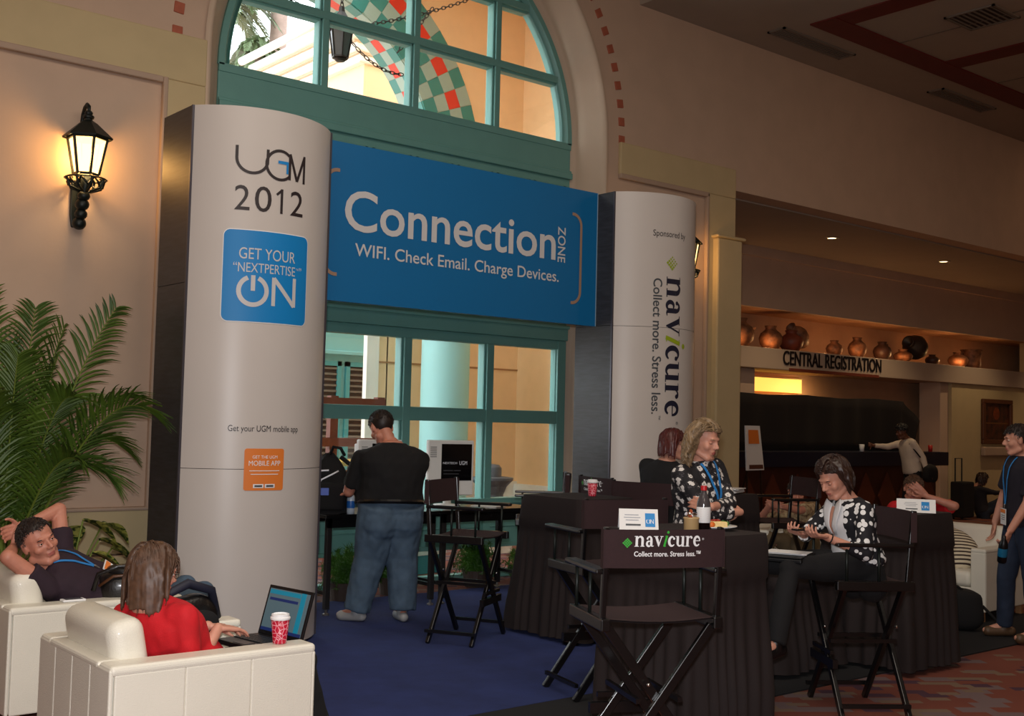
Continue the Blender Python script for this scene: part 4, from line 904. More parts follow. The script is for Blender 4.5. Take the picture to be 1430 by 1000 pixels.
# ================================================================== PLANTS
leafA = mat('palm_leaf', (.33, .43, .13), .5, 0, 0, 3, col2=(.19, .29, .08)); stemM = mat('palm_stem', (.42, .48, .18), .5)
def frond(parent, p0, tip, lift, n=30, ll=.30, seed=0, droop=.10, name='frond', wd=.011, mm=None, roll=0):
    r = random.Random(seed); p0, tip = V(p0), V(tip); b = B(); pts = []
    for i in range(17):
        t = i/16; p = p0.lerp(tip, t); p.z += lift*(4*t*(1-t))*(.6+.4*t) ; pts.append(p)
    b.tube(pts, [.010*(1-.85*i/16)+.001 for i in range(17)], 5)
    b.cur = 1
    def at(t): k = min(15, int(t*16)); f = t*16-k; return pts[k].lerp(pts[k+1], f), (pts[k+1]-pts[k]).normalized()
    for i in range(n):
        t = .22+.78*i/(n-1); p, d = at(min(.999, t)); sd = d.cross(V((0, 0, 1))); sd = sd.normalized() if sd.length > .1 else V((1, 0, 0)); up = sd.cross(d); sd, up = sd*math.cos(roll)+up*math.sin(roll), up*math.cos(roll)-sd*math.sin(roll)
        L_ = ll*(math.sin(PI*min(1, (t-.12)/1.0))**.6)*(1.05-.35*t)*r.uniform(.85, 1.1)
        for s in (-1, 1):
            dr = (d*(.75+.5*t)+sd*s*.95+up*.32+V((r.uniform(-.12, .12), r.uniform(-.12, .12), r.uniform(-.08, .08)))).normalized()
            q = [p+dr*L_*k/4+V((0, 0, -droop*L_*3*(k/4)**2)) for k in range(5)]; wv = dr.cross(up).normalized()
            ws = [wd*.5, wd, wd*.9, wd*.6, .0008]; vs = []
            for k in range(5): vs += [q[k]-wv*ws[k]+up*.002, q[k]-up*ws[k]*.35, q[k]+wv*ws[k]+up*.002]
            b.add(vs, [(3*k+a, 3*k+a+1, 3*k+a+4, 3*k+a+3) for k in range(4) for a in (0, 1)])
    return b.obj(name, [stemM, mm or leafA], parent, fixn=False)
palm = thing('potted_palm', 'tall potted palm with feathery fronds at the left edge', 'plant', (2.36, 8.3, 0))
B().lathe([(0, 0), (.20, 0), (.22, .05), (.26, .42), (.28, .44), (.28, .48), (.25, .48), (.24, .40), (0, .40)], n=28).obj('pot', mat('planter_dark', (.25, .20, .17), .5), palm, smooth=True)
rr = random.Random(11)
tips = [((.66, -.1, 2.40), .22), ((.70, -.72, 1.66), .46), ((.66, -.35, 1.40), .42), ((.60, -.35, 1.18), .40), ((.10, -.1, 2.35), .15), ((-.25, -.1, 2.45), .15), ((.38, .15, 2.25), .15), ((-.55, -.3, 2.0), .25), ((-.8, .1, 1.6), .35),
        ((.25, -.5, 1.75), .35), ((-.35, -.55, 1.5), .35), ((.5, .25, 1.8), .25), ((-.1, -.45, 2.0), .25), ((-.9, -.2, 2.1), .25), ((.62, -.6, 1.75), .38), ((.3, -.6, 1.3), .35), ((-.6, -.6, 1.2), .35), ((.05, .2, 2.1), .2), ((-.2, -.3, 1.75), .2), ((.2, -.25, 1.95), .22)]
for i, (tp, lf) in enumerate(tips):
    frond(palm, (rr.uniform(-.06, .06), rr.uniform(-.06, .06), .45), tp, lf, 36, .47, i, .11, wd=.0105, roll=(1.1, .5, .2, -.3, .9, -.8, 1.0, -.4, .6, .3, -.5, .8, .4, -.7, .1, .3, -.2, .9, .5, -.6)[i])
st = B()
for i in range(9): a = i*.7; st.tube([(.05*math.cos(a), .05*math.sin(a), .4), (.07*math.cos(a), .07*math.sin(a), .8), (.11*math.cos(a), .11*math.sin(a), 1.2)], [.016, .013, .009], 6)
st.obj('stems', stemM, palm, smooth=True)['kind'] = 'stuff'
# variegated leafy plant
dp = thing('variegated_plant', 'small leafy plant with yellow-green variegated leaves behind the man leaning back', 'plant', (2.60, 7.72, 0))
B().lathe([(0, 0), (.12, 0), (.15, .3), (.16, .32), (.14, .32), (.13, .28), (0, .28)], n=22).obj('pot', MAT['planter_dark'], dp, smooth=True)
def vari(nt, tc, b):
    n = nt.nodes.new('ShaderNodeTexNoise'); n.inputs['Scale'].default_value = 14; n.inputs['Detail'].default_value = 3; n.inputs['Distortion'].default_value = 1.5; nt.links.new(tc.outputs['Object'], n.inputs['Vector'])
    r = nt.nodes.new('ShaderNodeValToRGB'); r.color_ramp.elements[0].position = .45; r.color_ramp.elements[1].position = .58; r.color_ramp.elements[0].color = (*L3((.14, .26, .08)), 1); r.color_ramp.elements[1].color = (*L3((.72, .72, .36)), 1)
    nt.links.new(n.outputs[0], r.inputs[0]); nt.links.new(r.outputs[0], b.inputs['Base Color'])
node_mat('variegated_leaf', vari, .45)
for i, (dx, dy, z, a, L_) in enumerate(((.05, -.1, .93, 0, .24), (.16, -.1, .80, -.3, .26), (.10, -.15, .72, -.6, .24), (-.06, -.12, .95, 2.0, .22), (.20, -.05, .90, .2, .2), (-.1, -.1, .78, 2.7, .24), (.02, -.2, .68, -1.5, .22), (.0, .05, .88, 1.2, .2), (.24, -.12, .74, -.1, .18))):
    b = B(); b.tube([(0, 0, .28), (dx*.6, dy*.6, z*.8), (dx, dy, z)], .006, 5); b.cur = 1
    d = V((math.cos(a), math.sin(a)*.6, -.25)).normalized(); sd = d.cross(V((0, 0, 1))).normalized(); up = sd.cross(d); p = V((dx, dy, z))
    vs = []
    for k in range(8):
        t = k/7; w_ = .105*math.sin(PI*min(1, t*.95+.05))**.8*(1.1-.4*t)
        c = p+d*L_*t+V((0, 0, -.10*t*t)); vs += [c-sd*w_+up*w_*.35, c, c+sd*w_+up*w_*.35]
    b.add(vs, [(3*k+q, 3*k+q+1, 3*k+q+4, 3*k+q+3) for k in range(7) for q in (0, 1)])
    b.obj('leaf', [stemM, MAT['variegated_leaf']], dp, smooth=True, fixn=False)
# foxtail ferns along the glass
fernM = mat('fern_green', (.27, .46, .10), .55, 0, 0, 5, col2=(.16, .32, .06))
def fern(label, x, y, w, h, seed, n=70):
    o = thing('fern', label, 'plant', (x, y, .012), 0, 'bushy green ferns along the window')
    B().lathe([(0, 0), (.11, 0), (.14, .16), (.12, .16), (0, .14)], n=18).obj('pot', MAT['planter_dark'], o)
    r = random.Random(seed); b = B()
    for i in range(n):
        a = r.random()*2*PI; R_ = w*r.uniform(.25, 1); hh = h*r.uniform(.45, 1)*(1-.35*(R_/w)**2)
        pts = [V((0, 0, .14)), V((R_*.4*math.cos(a), R_*.25*math.sin(a), hh*.75)), V((R_*.8*math.cos(a), R_*.45*math.sin(a), hh)), V((R_*math.cos(a), R_*.55*math.sin(a), hh*r.uniform(.3, .9)))]
        sm = []
        for k in range(10):
            t = k/9*3; j = min(2, int(t)); sm.append(pts[j].lerp(pts[j+1], t-j))
        b.tube(sm, .003, 3, cap=False)
        for k in range(1, 10):
            for q in range(9):
                p = sm[k].lerp(sm[k-1], r.random()); d = V((r.gauss(0, 1), r.gauss(0, 1), r.gauss(.3, .8))).normalized()*r.uniform(.035, .07); s_ = d.cross(V((r.gauss(0, 1), r.gauss(0, 1), r.gauss(0, 1)))).normalized()*.0035
                b.add([p-s_, p+s_, p+d], [(0, 1, 2)])
    b.obj('foliage', fernM, o, fixn=False)['kind'] = 'stuff'
fern('bushy bright green fern by the window behind the left leg of the computer table', 5.48, 8.98, .32, .52, 1, 80)
fern('bushy green fern between the legs of the man in jeans', 6.05, 9.05, .26, .40, 2, 60)
fern('bushy green fern behind the brown-backed folding chair', 7.05, 9.05, .30, .55, 3, 80)
fern('bushy green fern nearest the red cup table', 7.65, 9.05, .28, .42, 4, 70)

# ================================================================== REGISTRATION DESK
rd = thing('registration_counter', 'long dark wood registration counter with navy top band in the back', 'counter', (11.4, 10.9, 0))
B().box((0, .08, 0), (7.5, .7, 1.06)).obj('body', mat('dark_mahogany', (.24, .10, .07), .45, 0, .3, 6), rd)
B().box((-.1, 0, 1.06), (7.8, .75, 1.30)).obj('top_band', mat('navy_band', (.07, .09, .16), .4), rd, bevel=.01)
for i in range(12):
    x = .35+i*.62; B().prism([(x-.26, .55), (x, .15), (x+.26, .55), (x, .95)], .055, .081).obj('diamond_inlay', mat('walnut_inlay', (.34, .16, .10), .4), rd)
dr = B()
def drf(u, v):
    x = 11.2+8.05*u; z0 = 1.28; z1 = 2.20+.012*math.sin(25*u)
    if u > .93: z1 = 2.20-(u-.93)/.07*.35; z0 = 1.28+(u-.93)/.07*.0
    return (x+(-.25*(1-v) if u > .9 else 0)*((u-.9)/.1), 11.50+.03*math.sin(75*u)+.02*math.sin(31*u+2), z0+(z1-z0)*v)
dr.grid(180, 6, drf); o_ = dr.obj('black_drape', mat('black_drape_cloth', (.085, .055, .05), .95), smooth=True, fixn=False); tag(o_, 'long black drape hung along the back of the registration counter', 'curtain')
o_.modifiers.new('s', 'SOLIDIFY').thickness = .01
rc = B().lathe([(0, 0), (.035, 0), (.04, .12), (0, .12)], n=14).obj('red_cup', mat('red_plastic', (.72, .14, .10), .4), smooth=True); rc.location = (18.75, 11.0, 1.30); tag(rc, 'small red cup standing on the right end of the registration counter', 'cup')
es = thing('easel_sign', 'white and orange notice board on an easel behind the cream column', 'sign', (13.25, 10.5, 0), math.radians(8))
B().add([(-.26, 0, 1.04), (.22, 0, 1.04), (.13, .03, 1.68), (-.26, .03, 1.68), (-.26, .02, 1.04), (.22, .02, 1.04), (.13, .05, 1.68), (-.26, .05, 1.68)], [(0, 1, 2, 3), (4, 7, 6, 5), (0, 4, 5, 1), (1, 5, 6, 2), (2, 6, 7, 3), (3, 7, 4, 0)]).obj('board', M['paper'], es)
flat([([(-.2, 1.42), (.10, 1.42), (.07, 1.62), (-.2, 1.62)], [(0, 1, 2, 3)])], lambda x, z: (x, -.003+(z-1.04)*.047-.002, z), 'orange_block', M['orange'], es)
flat([([(-.2, 1.06), (.19, 1.06), (.18, 1.12), (-.2, 1.12)], [(0, 1, 2, 3)])], lambda x, z: (x, -.003+(z-1.04)*.047-.002, z), 'brown_block', mat('brown_print', (.35, .2, .15), .5), es)
for x in (-.2, .16): B().bar((x, .03, 1.2), (x*1.3, .0, 0), .025).obj('leg', M['brownwood'], es)
B().bar((0, .06, 1.3), (0, .45, 0), .025).obj('leg', M['brownwood'], es)
# framed picture
pf = thing('framed_picture', 'dark painting in a wooden frame on the far right wall', 'picture', (22.55, YB-.03, 1.44))
for (p, q) in (((-.60, -.06, 0), (.60, 0, .09)), ((-.60, -.06, .82), (.60, 0, .91)), ((-.60, -.06, .09), (-.50, 0, .82)), ((.50, -.06, .09), (.60, 0, .82))): B().box(p, q).obj('frame_rail', mat('walnut_frame', (.36, .20, .11), .45), pf, bevel=.012)
B().box((-.5, -.02, .09), (.5, -.01, .82)).obj('canvas', mat('dark_abstract_paint', (.36, .17, .08), .5, 0, 0, 6, col2=(.08, .07, .05)), pf)
fn = lambda x, z: (x, -.022, z)
flat([disc(-.02, .62, .13)], fn, 'painted_disc', mat('painted_orange', (.55, .24, .08), .5, 0, .5, 18), pf)
flat([rect(-.46, .41, .46, .435)], lambda x, z: (x, -.023, z), 'painted_band', mat('painted_gold', (.45, .28, .12), .5), pf)
B().box((-.62, -.10, -.24), (.62, 0, -.06)).obj('ledge', M['trimpink'], pf, bevel=.02)
# pots on the shelf
potM = mat('clay_pot', (.62, .40, .26), .6, 0, 0, 9, col2=(.34, .20, .13)); potD = mat('dark_clay_pot', (.32, .20, .15), .5, 0, .3, 8)
def pot(label, x, prof, m, rot=None, y=11.98, z=2.96, extra=None, name='clay_pot'):
    o = thing(name, label, 'pot', (x, y, z), 0, 'clay pots on the lit shelf')
    if rot: o.rotation_euler = rot
    B().lathe(prof, n=24).obj('body', m, o, smooth=True)
    if extra: extra(o, m)
    return o
jar = lambda r, h: [(0, 0), (r*.55, 0), (r*.9, h*.25), (r, h*.48), (r*.85, h*.68), (r*.5, h*.82), (r*.42, h*.88), (r*.52, h), (r*.42, h), (r*.3, h*.88), (0, h*.8)]
def spout(o, m): B().tube([(.14, 0, .14), (.25, 0, .2), (.30, 0, .30)], [.06, .05, .05], 10).obj('spout', m, o, smooth=True); B().lathe([(.05, .30), (.07, .34), (.04, .34)], (.30, 0, 0), 12).obj('spout_rim', m, o)
def hand(o, m): B().tube([(.08, 0, .30), (.17, 0, .30), (.18, 0, .18), (.13, 0, .12)], .016, 8).obj('handle', m, o, smooth=True)
import_pots = [
 ('large pale clay pot with a side spout, leftmost on the lit shelf', 14.65, jar(.24, .47), potM, None, spout),
 ('pale clay jar, second from the left on the lit shelf', 15.45, jar(.20, .40), potM, None, None),
 ('reddish round clay jug with a handle, right of the two pale pots', 16.01, jar(.21, .36), mat('red_clay', (.52, .24, .16), .5, 0, .3, 8), None, hand),
 ('small brown jar with wide lip above the R of REGISTRATION', 17.25, jar(.15, .27), potM, None, None),
 ('tall brown streaked jar right of the small brown jar', 17.95, jar(.17, .37), potM, None, None),
 ('dark brown handled pot standing beyond the tall streaked jar', 18.75, jar(.17, .34), potD, None, hand),
 ('low brown pot left of the big dark tilted pot', 19.45, jar(.18, .24), potM, None, None),
 ('small brown pot leaning right of the big dark tilted pot', 20.48, jar(.14, .20), potD, None, None),
 ('squat pale jar, second from the right on the shelf', 21.44, jar(.20, .30), potM, None, None),
 ('tall ribbed cylinder pot, rightmost on the shelf', 21.95, [(0, 0), (.17, 0), (.19, .1), (.18, .2), (.2, .3), (.19, .34), (.22, .38), (.18, .38), (0, .3)], potM, None, None)]
for lb, x, pr, m, ro, ex in import_pots: pot(lb, x, pr, m, ro, extra=ex)
pot('long clay jug lying tilted against the reddish jug', 16.38, jar(.17, .48), potM, (0, math.radians(-55), 0), z=3.11)
pot('big dark pot lying tilted on the shelf', 20.08, jar(.24, .50), mat('black_clay', (.16, .12, .10), .5, 0, .3, 8), (0, math.radians(-70), 0), z=3.19)
for x in (14.3, 15.15, 16.7, 17.6, 18.35, 19.1, 20.75, 21.2, 22.6): light('shelf_uplight', 'POINT', (x, 11.80, 3.02), 2.6, (1, .52, .2), .04)
# suitcase on the far floor
sc_ = thing('suitcase', 'upright black suitcase with raised handle against the far wall', 'suitcase', (20.66, 11.45, 0))
B().box((-.22, -.13, .04), (.22, .13, .72)).obj('shell', M['black'], sc_, bevel=.03, seg=3)
B().tube([(-.12, .08, .70), (-.12, .08, 1.16), (.12, .08, 1.16), (.12, .08, .70)], .014, 8).obj('handle', M['darkmetal'], sc_)
B().tube([(-.2, .1, .03), (-.15, .1, .03)], .03, 10).tube([(.15, .1, .03), (.2, .1, .03)], .03, 10).obj('wheels', M['blackplastic'], sc_)

# ================================================================== OUTDOOR THINGS
bench = thing('wooden_trellis', 'reddish brown wooden rail structure outside the left window pane', 'trellis', (6.0, 11.4, 0))
for x in (0, .72, 1.35): B().box((x, 0, -.02), (x+.10, .09, 1.90)).obj('post', mat('red_brown_wood', (.42, .20, .13), .5), bench)
for z in (1.78, 1.32, .95): B().box((-.4, -.02, z), (1.45, .06, z+.10)).obj('rail', mat('red_brown_wood', (.42, .20, .13), .5), bench)
yt = thing('patio_table', 'yellow wooden patio table outside behind the backpack', 'table', (6.4, 11.0, -.02))
B().box((-.6, -.35, 1.15), (.8, .35, 1.20)).obj('tabletop', mat('yellow_wood', (.85, .68, .30), .5, 0, .1, 5), yt, bevel=.01)
for sx in (-.5, .7):
    for sy in (-.28, .28): B().bar((sx, sy, 0), (sx, sy, 1.15), .06).obj('leg', mat('yellow_wood', (.85, .68, .30)), yt)
ub = thing('patio_urn', 'dark grey ribbed urn with lid standing outside the right window', 'urn', (9.1, 11.4, -.02))
B().box((-.2, -.2, 0), (.2, .2, .6)).obj('plinth', M['outwhite'], ub, bevel=.02)
B().lathe([(0, .6), (.14, .6), (.15, .75), (.19, .85), (.27, .93), (.27, .96), (.2, .97), (0, .97)], n=20).obj('bowl', mat('grey_stone', (.33, .34, .36), .6, 0, .2, 14), ub)
B().lathe([(.12, .97), (.12, 1.08), (.09, 1.12), (0, 1.13)], n=18).obj('lid', MAT['grey_stone'], ub, smooth=True)
for (x, y, s_, lb) in ((6.2, 12.2, 1, 'leafy green bush outside behind the trellis, left'), (7.3, 12.4, .9, 'leafy green bush outside behind the trellis, right')):
    o = thing('bush', lb, 'plant', (x, y, -.02)); r = random.Random(int(x*10)); b = B()
    for i in range(700):
        d = V((r.gauss(0, 1), r.gauss(0, 1), abs(r.gauss(0, 1)))).normalized()*r.uniform(.5, 1); p = V((d.x*.5*s_, d.y*.35*s_, d.z*1.3*s_)); t_ = V((r.gauss(0, 1), r.gauss(0, 1), r.gauss(0, 1))).normalized(); q = t_.cross(V((0, 0, 1))).normalized()
        b.add([p, p+t_*.06+q*.03, p+t_*.13, p+t_*.06-q*.03], [(0, 1, 2, 3)])
    b.obj('foliage', mat('bush_leaf', (.28, .42, .18), .5, 0, .3, 6), o, fixn=False)['kind'] = 'stuff'; B().tube([(0, 0, 0), (0, 0, .8)], .03).obj('stem', M['brownwood'], o)
# lounge box seen low through the glass
lb_ = thing('patio_bench', 'low white and teal bench outside on the red paving', 'bench', (7.0, 10.25, -.02), math.radians(10))
B().box((-.45, -.2, .22), (.45, .2, .30)).obj('seat', M['outwhite'], lb_, bevel=.01); B().box((-.40, -.16, .0), (.40, .16, .22)).obj('base', MAT['teal_shutter'], lb_)
# hanging lantern with chains outside the fanlight
hl = thing('hanging_lantern', 'dark six-sided lantern hanging on chains outside the arched window', 'lamp', (6.22, 10.6, 5.53)); dmm = mat('old_bronze', (.16, .13, .11), .5, .4)
n = 6; P_ = lambda r, z, i: V((r*math.cos(2*PI*(i+.2)/n), r*math.sin(2*PI*(i+.2)/n), z))
b = B()
for i in range(n):
    b.bar(P_(.085, 0, i), P_(.13, .30, i), .014); b.bar(P_(.085, 0, i), P_(.085, 0, i+1), .018); b.bar(P_(.13, .3, i), P_(.13, .3, i+1), .018)
b.obj('cage', dmm, hl)
for i in range(n): B().add([P_(.083, .01, i), P_(.083, .01, i+1), P_(.127, .29, i+1), P_(.127, .29, i)], [(0, 1, 2, 3)]).obj('glass_pane', mat('smoky_glass', (.30, .30, .30), .2), hl, fixn=False)
B().lathe([(.16, .30), (.15, .33), (.09, .42), (.04, .50), (.03, .56), (0, .57)], n=6).obj('roof', dmm, hl); B().lathe([(.06, 0), (.07, -.02), (.05, -.04), (0, -.04)], n=12).obj('bottom_cap', dmm, hl)
def chain(label, p, q, sag):
    p, q = V(p), V(q); L_ = (q-p).length; n_ = int(L_/.055); b = B(); pts = [p.lerp(q, i/n_)-V((0, 0, sag*4*(i/n_)*(1-i/n_))) for i in range(n_+1)]
    for i in range(n_):
        c = (pts[i]+pts[i+1])/2; d = (pts[i+1]-pts[i]).normalized(); x, y = perp(d); s_ = x if i % 2 else y
        b.tube([c+d*.038*math.cos(t*PI/4)+s_*.018*math.sin(t*PI/4) for t in range(9)], .006, 5, cap=False)
    o = b.obj('chain', dmm, smooth=True); tag(o, label, 'chain'); return o
chain('upper dark chain from the hanging lantern up to the right', (6.22, 10.6, 5.86), (7.95, 10.6, 6.62), .05)
chain('short dark chain sagging right of the hanging lantern', (6.30, 10.6, 5.78), (7.0, 10.55, 5.50), .10)
chain('dark chain crossing down from the upper chain towards the middle mullion', (7.42, 10.6, 6.38), (6.95, 10.6, 5.75), .0)
chain('dark chain running left from the hanging lantern', (6.14, 10.6, 5.86), (5.3, 10.5, 6.1), .04)
chain('dark chain holding the hanging lantern from above', (6.22, 10.6, 6.08), (6.22, 10.6, 7.4), 0)
# palms beyond
def palmtree(label, x, y, h, seed, crown=1.6, n=26, lean=.4):
    o = thing('palm_tree', label, 'tree', (x, y, -.1)); r = random.Random(seed)
    B().tube([(lean*(t/8)**2, 0, h*t/8) for t in range(9)], [.26-.09*t/8 for t in range(9)], 12).obj('trunk', mat('palm_trunk', (.62, .54, .50), .85, 0, .2, 8), o, smooth=True)
    gm = mat('palm_tree_leaf', (.30, .38, .20), .5, 0, 0, 2, col2=(.46, .52, .40))
    for i in range(n):
        a = r.random()*2*PI; e = r.uniform(-.7, .9); L_ = crown*r.uniform(.8, 1.15)
        frond(o, (lean, 0, h), (lean+L_*math.cos(a)*math.cos(e)*1.0, L_*math.sin(a)*math.cos(e), h+L_*math.sin(e)-.3), .35, 18, crown*.38, seed*50+i, .12, wd=.03, mm=gm)
palmtree('leafy palm tree beyond the white cornice, its crown in the top left of the fanlight', 11.1, 24.6, 11.3, 3, 1.25, 44, .1)
palmtree('slender palm tree whose grey trunk rises beside the white cornice', 12.35, 24, 15.5, 4, 1.8, 20, .1)
palmtree('short palm tree peeping low over the far end of the cornice', 11.45, 23.2, 9.75, 5, .62, 40, .0)
# ================================================================== PEOPLE
import numpy as np
def remeshed(b, name, mats, voxel, smooth_it, parent, wr=0, seed=0, post=None, fold=(9, 9, 3.5)):
    m0 = b.mesh('tmp'); bm = bmesh.new(); bm.from_mesh(m0); bmesh.ops.recalc_face_normals(bm, faces=bm.faces); bm.to_mesh(m0); bm.free(); o = bpy.data.objects.new('tmp', m0)
    m = o.modifiers.new('r', 'REMESH'); m.mode = 'VOXEL'; m.voxel_size = voxel
    if smooth_it: s_ = o.modifiers.new('s', 'SMOOTH'); s_.factor = .5; s_.iterations = smooth_it
    me = evaluated_mesh(o); old = o.data
    bpy.data.objects.remove(o); bpy.data.meshes.remove(old); me.name = name; me.materials.clear()
    for q in (mats if isinstance(mats, (list, tuple)) else [mats]): me.materials.append(q)
    if wr:
        n = len(me.vertices); co = np.empty(n*3, dtype=np.float32); no = np.empty(n*3, dtype=np.float32); me.vertices.foreach_get('co', co); me.vertices.foreach_get('normal', no); co = co.reshape(-1, 3); no = no.reshape(-1, 3)
        nn = np.array([noise.noise(V((x*fold[0]+seed, y*fold[1], z*fold[2])))+.5*noise.noise(V((x*22+seed, y*22+3, z*14))) for x, y, z in co.tolist()], dtype=np.float32)
        co += no*(wr*nn)[:, None]; me.vertices.foreach_set('co', co.ravel())
    if post: post(me)
    me.polygons.foreach_set('use_smooth', [True]*len(me.polygons)); me.update()
    r = bpy.data.objects.new(name, me); COL.objects.link(r)
    if parent is not None: r.parent = parent; r.matrix_parent_inverse = Matrix.Translation(-V(parent.location))
    return r
def padd(b, name, m, parent, **k):
    o = b.obj(name, m, None, **k); o.parent = parent; o.matrix_parent_inverse = Matrix.Translation(-V(parent.location)); return o
MALE = [(-.16, .10, .085), (-.1, .15, .11), (0, .172, .122), (.2, .162, .12), (.42, .158, .118), (.66, .178, .122), (.84, .183, .112), (.93, .150, .092), (1.0, .085, .075), (1.06, .062, .062)]
FEM = [(-.16, .10, .09), (-.1, .155, .115), (0, .178, .125), (.2, .155, .112), (.42, .135, .105), (.66, .155, .125), (.84, .163, .100), (.93, .135, .08), (1.0, .075, .065), (1.06, .052, .055)]
def ringloft(b, P, N, right, fwd, prof, infl=0, t0=-9, t1=9, n=22, sc=1, belly=0, bow=0):
    up = (N-P); rows = []; ts = sorted(set([t for t, _, _ in prof if t0 <= t <= t1]+[x for x in (t0, t1) if prof[0][0] < x < prof[-1][0]]))
    for t in ts:
        k = max(i for i in range(len(prof)-1) if prof[i][0] <= t); f_ = (t-prof[k][0])/(prof[k+1][0]-prof[k][0]); w = prof[k][1]*(1-f_)+prof[k+1][1]*f_; d = prof[k][2]*(1-f_)+prof[k+1][2]*f_
        c = P+up*t+fwd*(bow*math.sin(PI*max(0, min(1, t))))+fwd*belly*math.exp(-((t-.25)/.28)**2)*.5
        w_, d_ = w*sc+infl, d*sc+infl+belly*math.exp(-((t-.25)/.28)**2)*.5
        row = []
        for i in range(n):
            a = 2*PI*i/n; ca, sa = math.cos(a), math.sin(a); f = lambda x: math.copysign(abs(x)**.85, x)
            row.append(c+right*f(ca)*w_+fwd*f(sa)*d_)
        rows.append(row)
    vs = [p for r in rows for p in r]; m = len(rows)
    b.add(vs, [(j*n+i, j*n+(i+1) % n, (j+1)*n+(i+1) % n, (j+1)*n+i) for j in range(m-1) for i in range(n)]+[tuple(range(n))[::-1], tuple(range((m-1)*n, m*n))])
def ik(a, c, l1, l2, hint):
    d = c-a; L_ = d.length
    if L_ > l1+l2-.01: c = a+d.normalized()*(l1+l2-.01); d = c-a; L_ = d.length
    x = (l1*l1-l2*l2+L_*L_)/(2*L_); h = math.sqrt(max(0, l1*l1-x*x)); u = d.normalized(); hv = hint-a; hv = hv-u*hv.dot(u); hv = hv.normalized() if hv.length > 1e-4 else perp(u)[0]
    return a+u*x+hv*h, c
def hand_geo(b, w, d, nrm, side, curl=.5, sc=1, spread=.06, point=None):
    # w wrist, d finger direction, nrm palm normal (fingers curl towards it), side = thumb side
    d = d.normalized(); nrm = (nrm-d*nrm.dot(d)).normalized(); s = d.cross(nrm).normalized()
    if s.dot(side) < 0: s = -s
    for k in range(4):
        o = (k-1.5)*.0205*sc
        b.cap(w+d*.01*sc-s*o*.6, w+d*.082*sc-s*o, .0135*sc, .0115*sc, 8)
    b.cap(w+d*.03*sc+s*.012*sc, w+d*.06*sc-s*.012*sc, .017*sc, .016*sc, 8)
    L_ = (.066, .075, .070, .054)
    for k in range(4):
        o = (k-1.5)*.0205*sc; p = w+d*.084*sc-s*o; ang = 0; c0 = curl if not (point is not None and k == point) else .1; sp = -s*(k-1.5)*spread
        for q, fr in enumerate((.45, .32, .27)):
            ang += c0*(.7, .9, .6)[q]; dd = (d*math.cos(ang)+nrm*math.sin(ang)+sp).normalized(); e = p+dd*L_[k]*1.05*fr*sc
            b.cap(p, e, (.0092, .0084, .0078)[q]*sc, (.0084, .0078, .0065)[q]*sc, 8); p = e
    p = w+d*.022*sc+s*.022*sc
    for q, (l, r0, r1) in enumerate(((.042, .014, .0105), (.032, .0105, .009), (.025, .009, .0075))):
        dd = (d*(.55+.25*q)+s*(.75-.25*q)+nrm*(.25+.2*curl*q)).normalized(); e = p+dd*l*sc; b.cap(p, e, r0*sc, r1*sc, 8); p = e
def frame(c, f, up, sc=1):
    f = f.normalized(); up = (up-f*up.dot(f)).normalized(); r = f.cross(up)
    return Matrix(((r.x*sc, f.x*sc, up.x*sc, c.x), (r.y*sc, f.y*sc, up.y*sc, c.y), (r.z*sc, f.z*sc, up.z*sc, c.z), (0, 0, 0, 1)))
def head_geo(b, H, jaw=1, nose=1, fat=0):
    E = lambda c, r: b.ell(c, r, H, 18, 12)
    def cp(p, q, r0, r1=None): b.cap(H @ V(p), H @ V(q), r0, r1, 10)
    E((0, -.014, .032), (.076+fat, .095, .087)); E((0, .018, -.02), (.064+fat, .072, .092)); E((0, .030, -.070), (.050+fat, .050, .040)); E((0, .066, -.098), (.024*jaw, .022, .018))
    cp((-.050*jaw, .0, -.075), (-.02, .062, -.10), .022+fat); cp((.050*jaw, .0, -.075), (.02, .062, -.10), .022+fat)
    cp((-.03, .078, .024), (.03, .078, .024), .013); cp((0, .082, .018), (0, .106*nose+.002, -.022), .0075, .0115)
    for s in (-1, 1):
        E((s*.011, .098, -.028), (.008, .010, .007)); E((s*.040, .054, -.026), (.024+fat, .026, .026)); E((s*.080, -.006, -.006), (.009, .020, .033)); cp((s*.084, -.018, .018), (s*.084, -.018, -.012), .006)
    cp((-.017, .083, -.0555), (.017, .083, -.0555), .0085); cp((-.015, .082, -.0675), (.015, .082, -.0675), .0085); E((0, .086, -.058), (.016, .012, .016))
def face_post(H, lips=True):
    Hi = H.inverted()
    def f(me):
        n = len(me.vertices); co = np.empty(n*3, dtype=np.float32); me.vertices.foreach_get('co', co); co = co.reshape(-1, 3); c = np.array(H.translation)
        for i in np.nonzero(((co-c)**2).sum(1) < .16**2)[0]:
            v = me.vertices[int(i)]; q = Hi @ v.co
            for s in (-1, 1):
                g = math.exp(-(((q.x-s*.033)/.016)**2+((q.z-.004)/.011)**2)) if q.y > .03 else 0
                q.y -= .010*g
            if q.y > .05: q.y -= .004*math.exp(-((q.z+.0615)/.0028)**2-(q.x/.024)**2)
            v.co = H @ q
        if lips:
            m = len(me.polygons); ce = np.empty(m*3, dtype=np.float32); me.polygons.foreach_get('center', ce); ce = ce.reshape(-1, 3)
            for i in np.nonzero(((ce-c)**2).sum(1) < .16**2)[0]:
                p = me.polygons[int(i)]; q = Hi @ p.center
                if q.y > .075 and abs(q.z+.0615) < .011 and abs(q.x) < .021*(1-((q.z+.0615)/.014)**2): p.material_index = 1
    return f
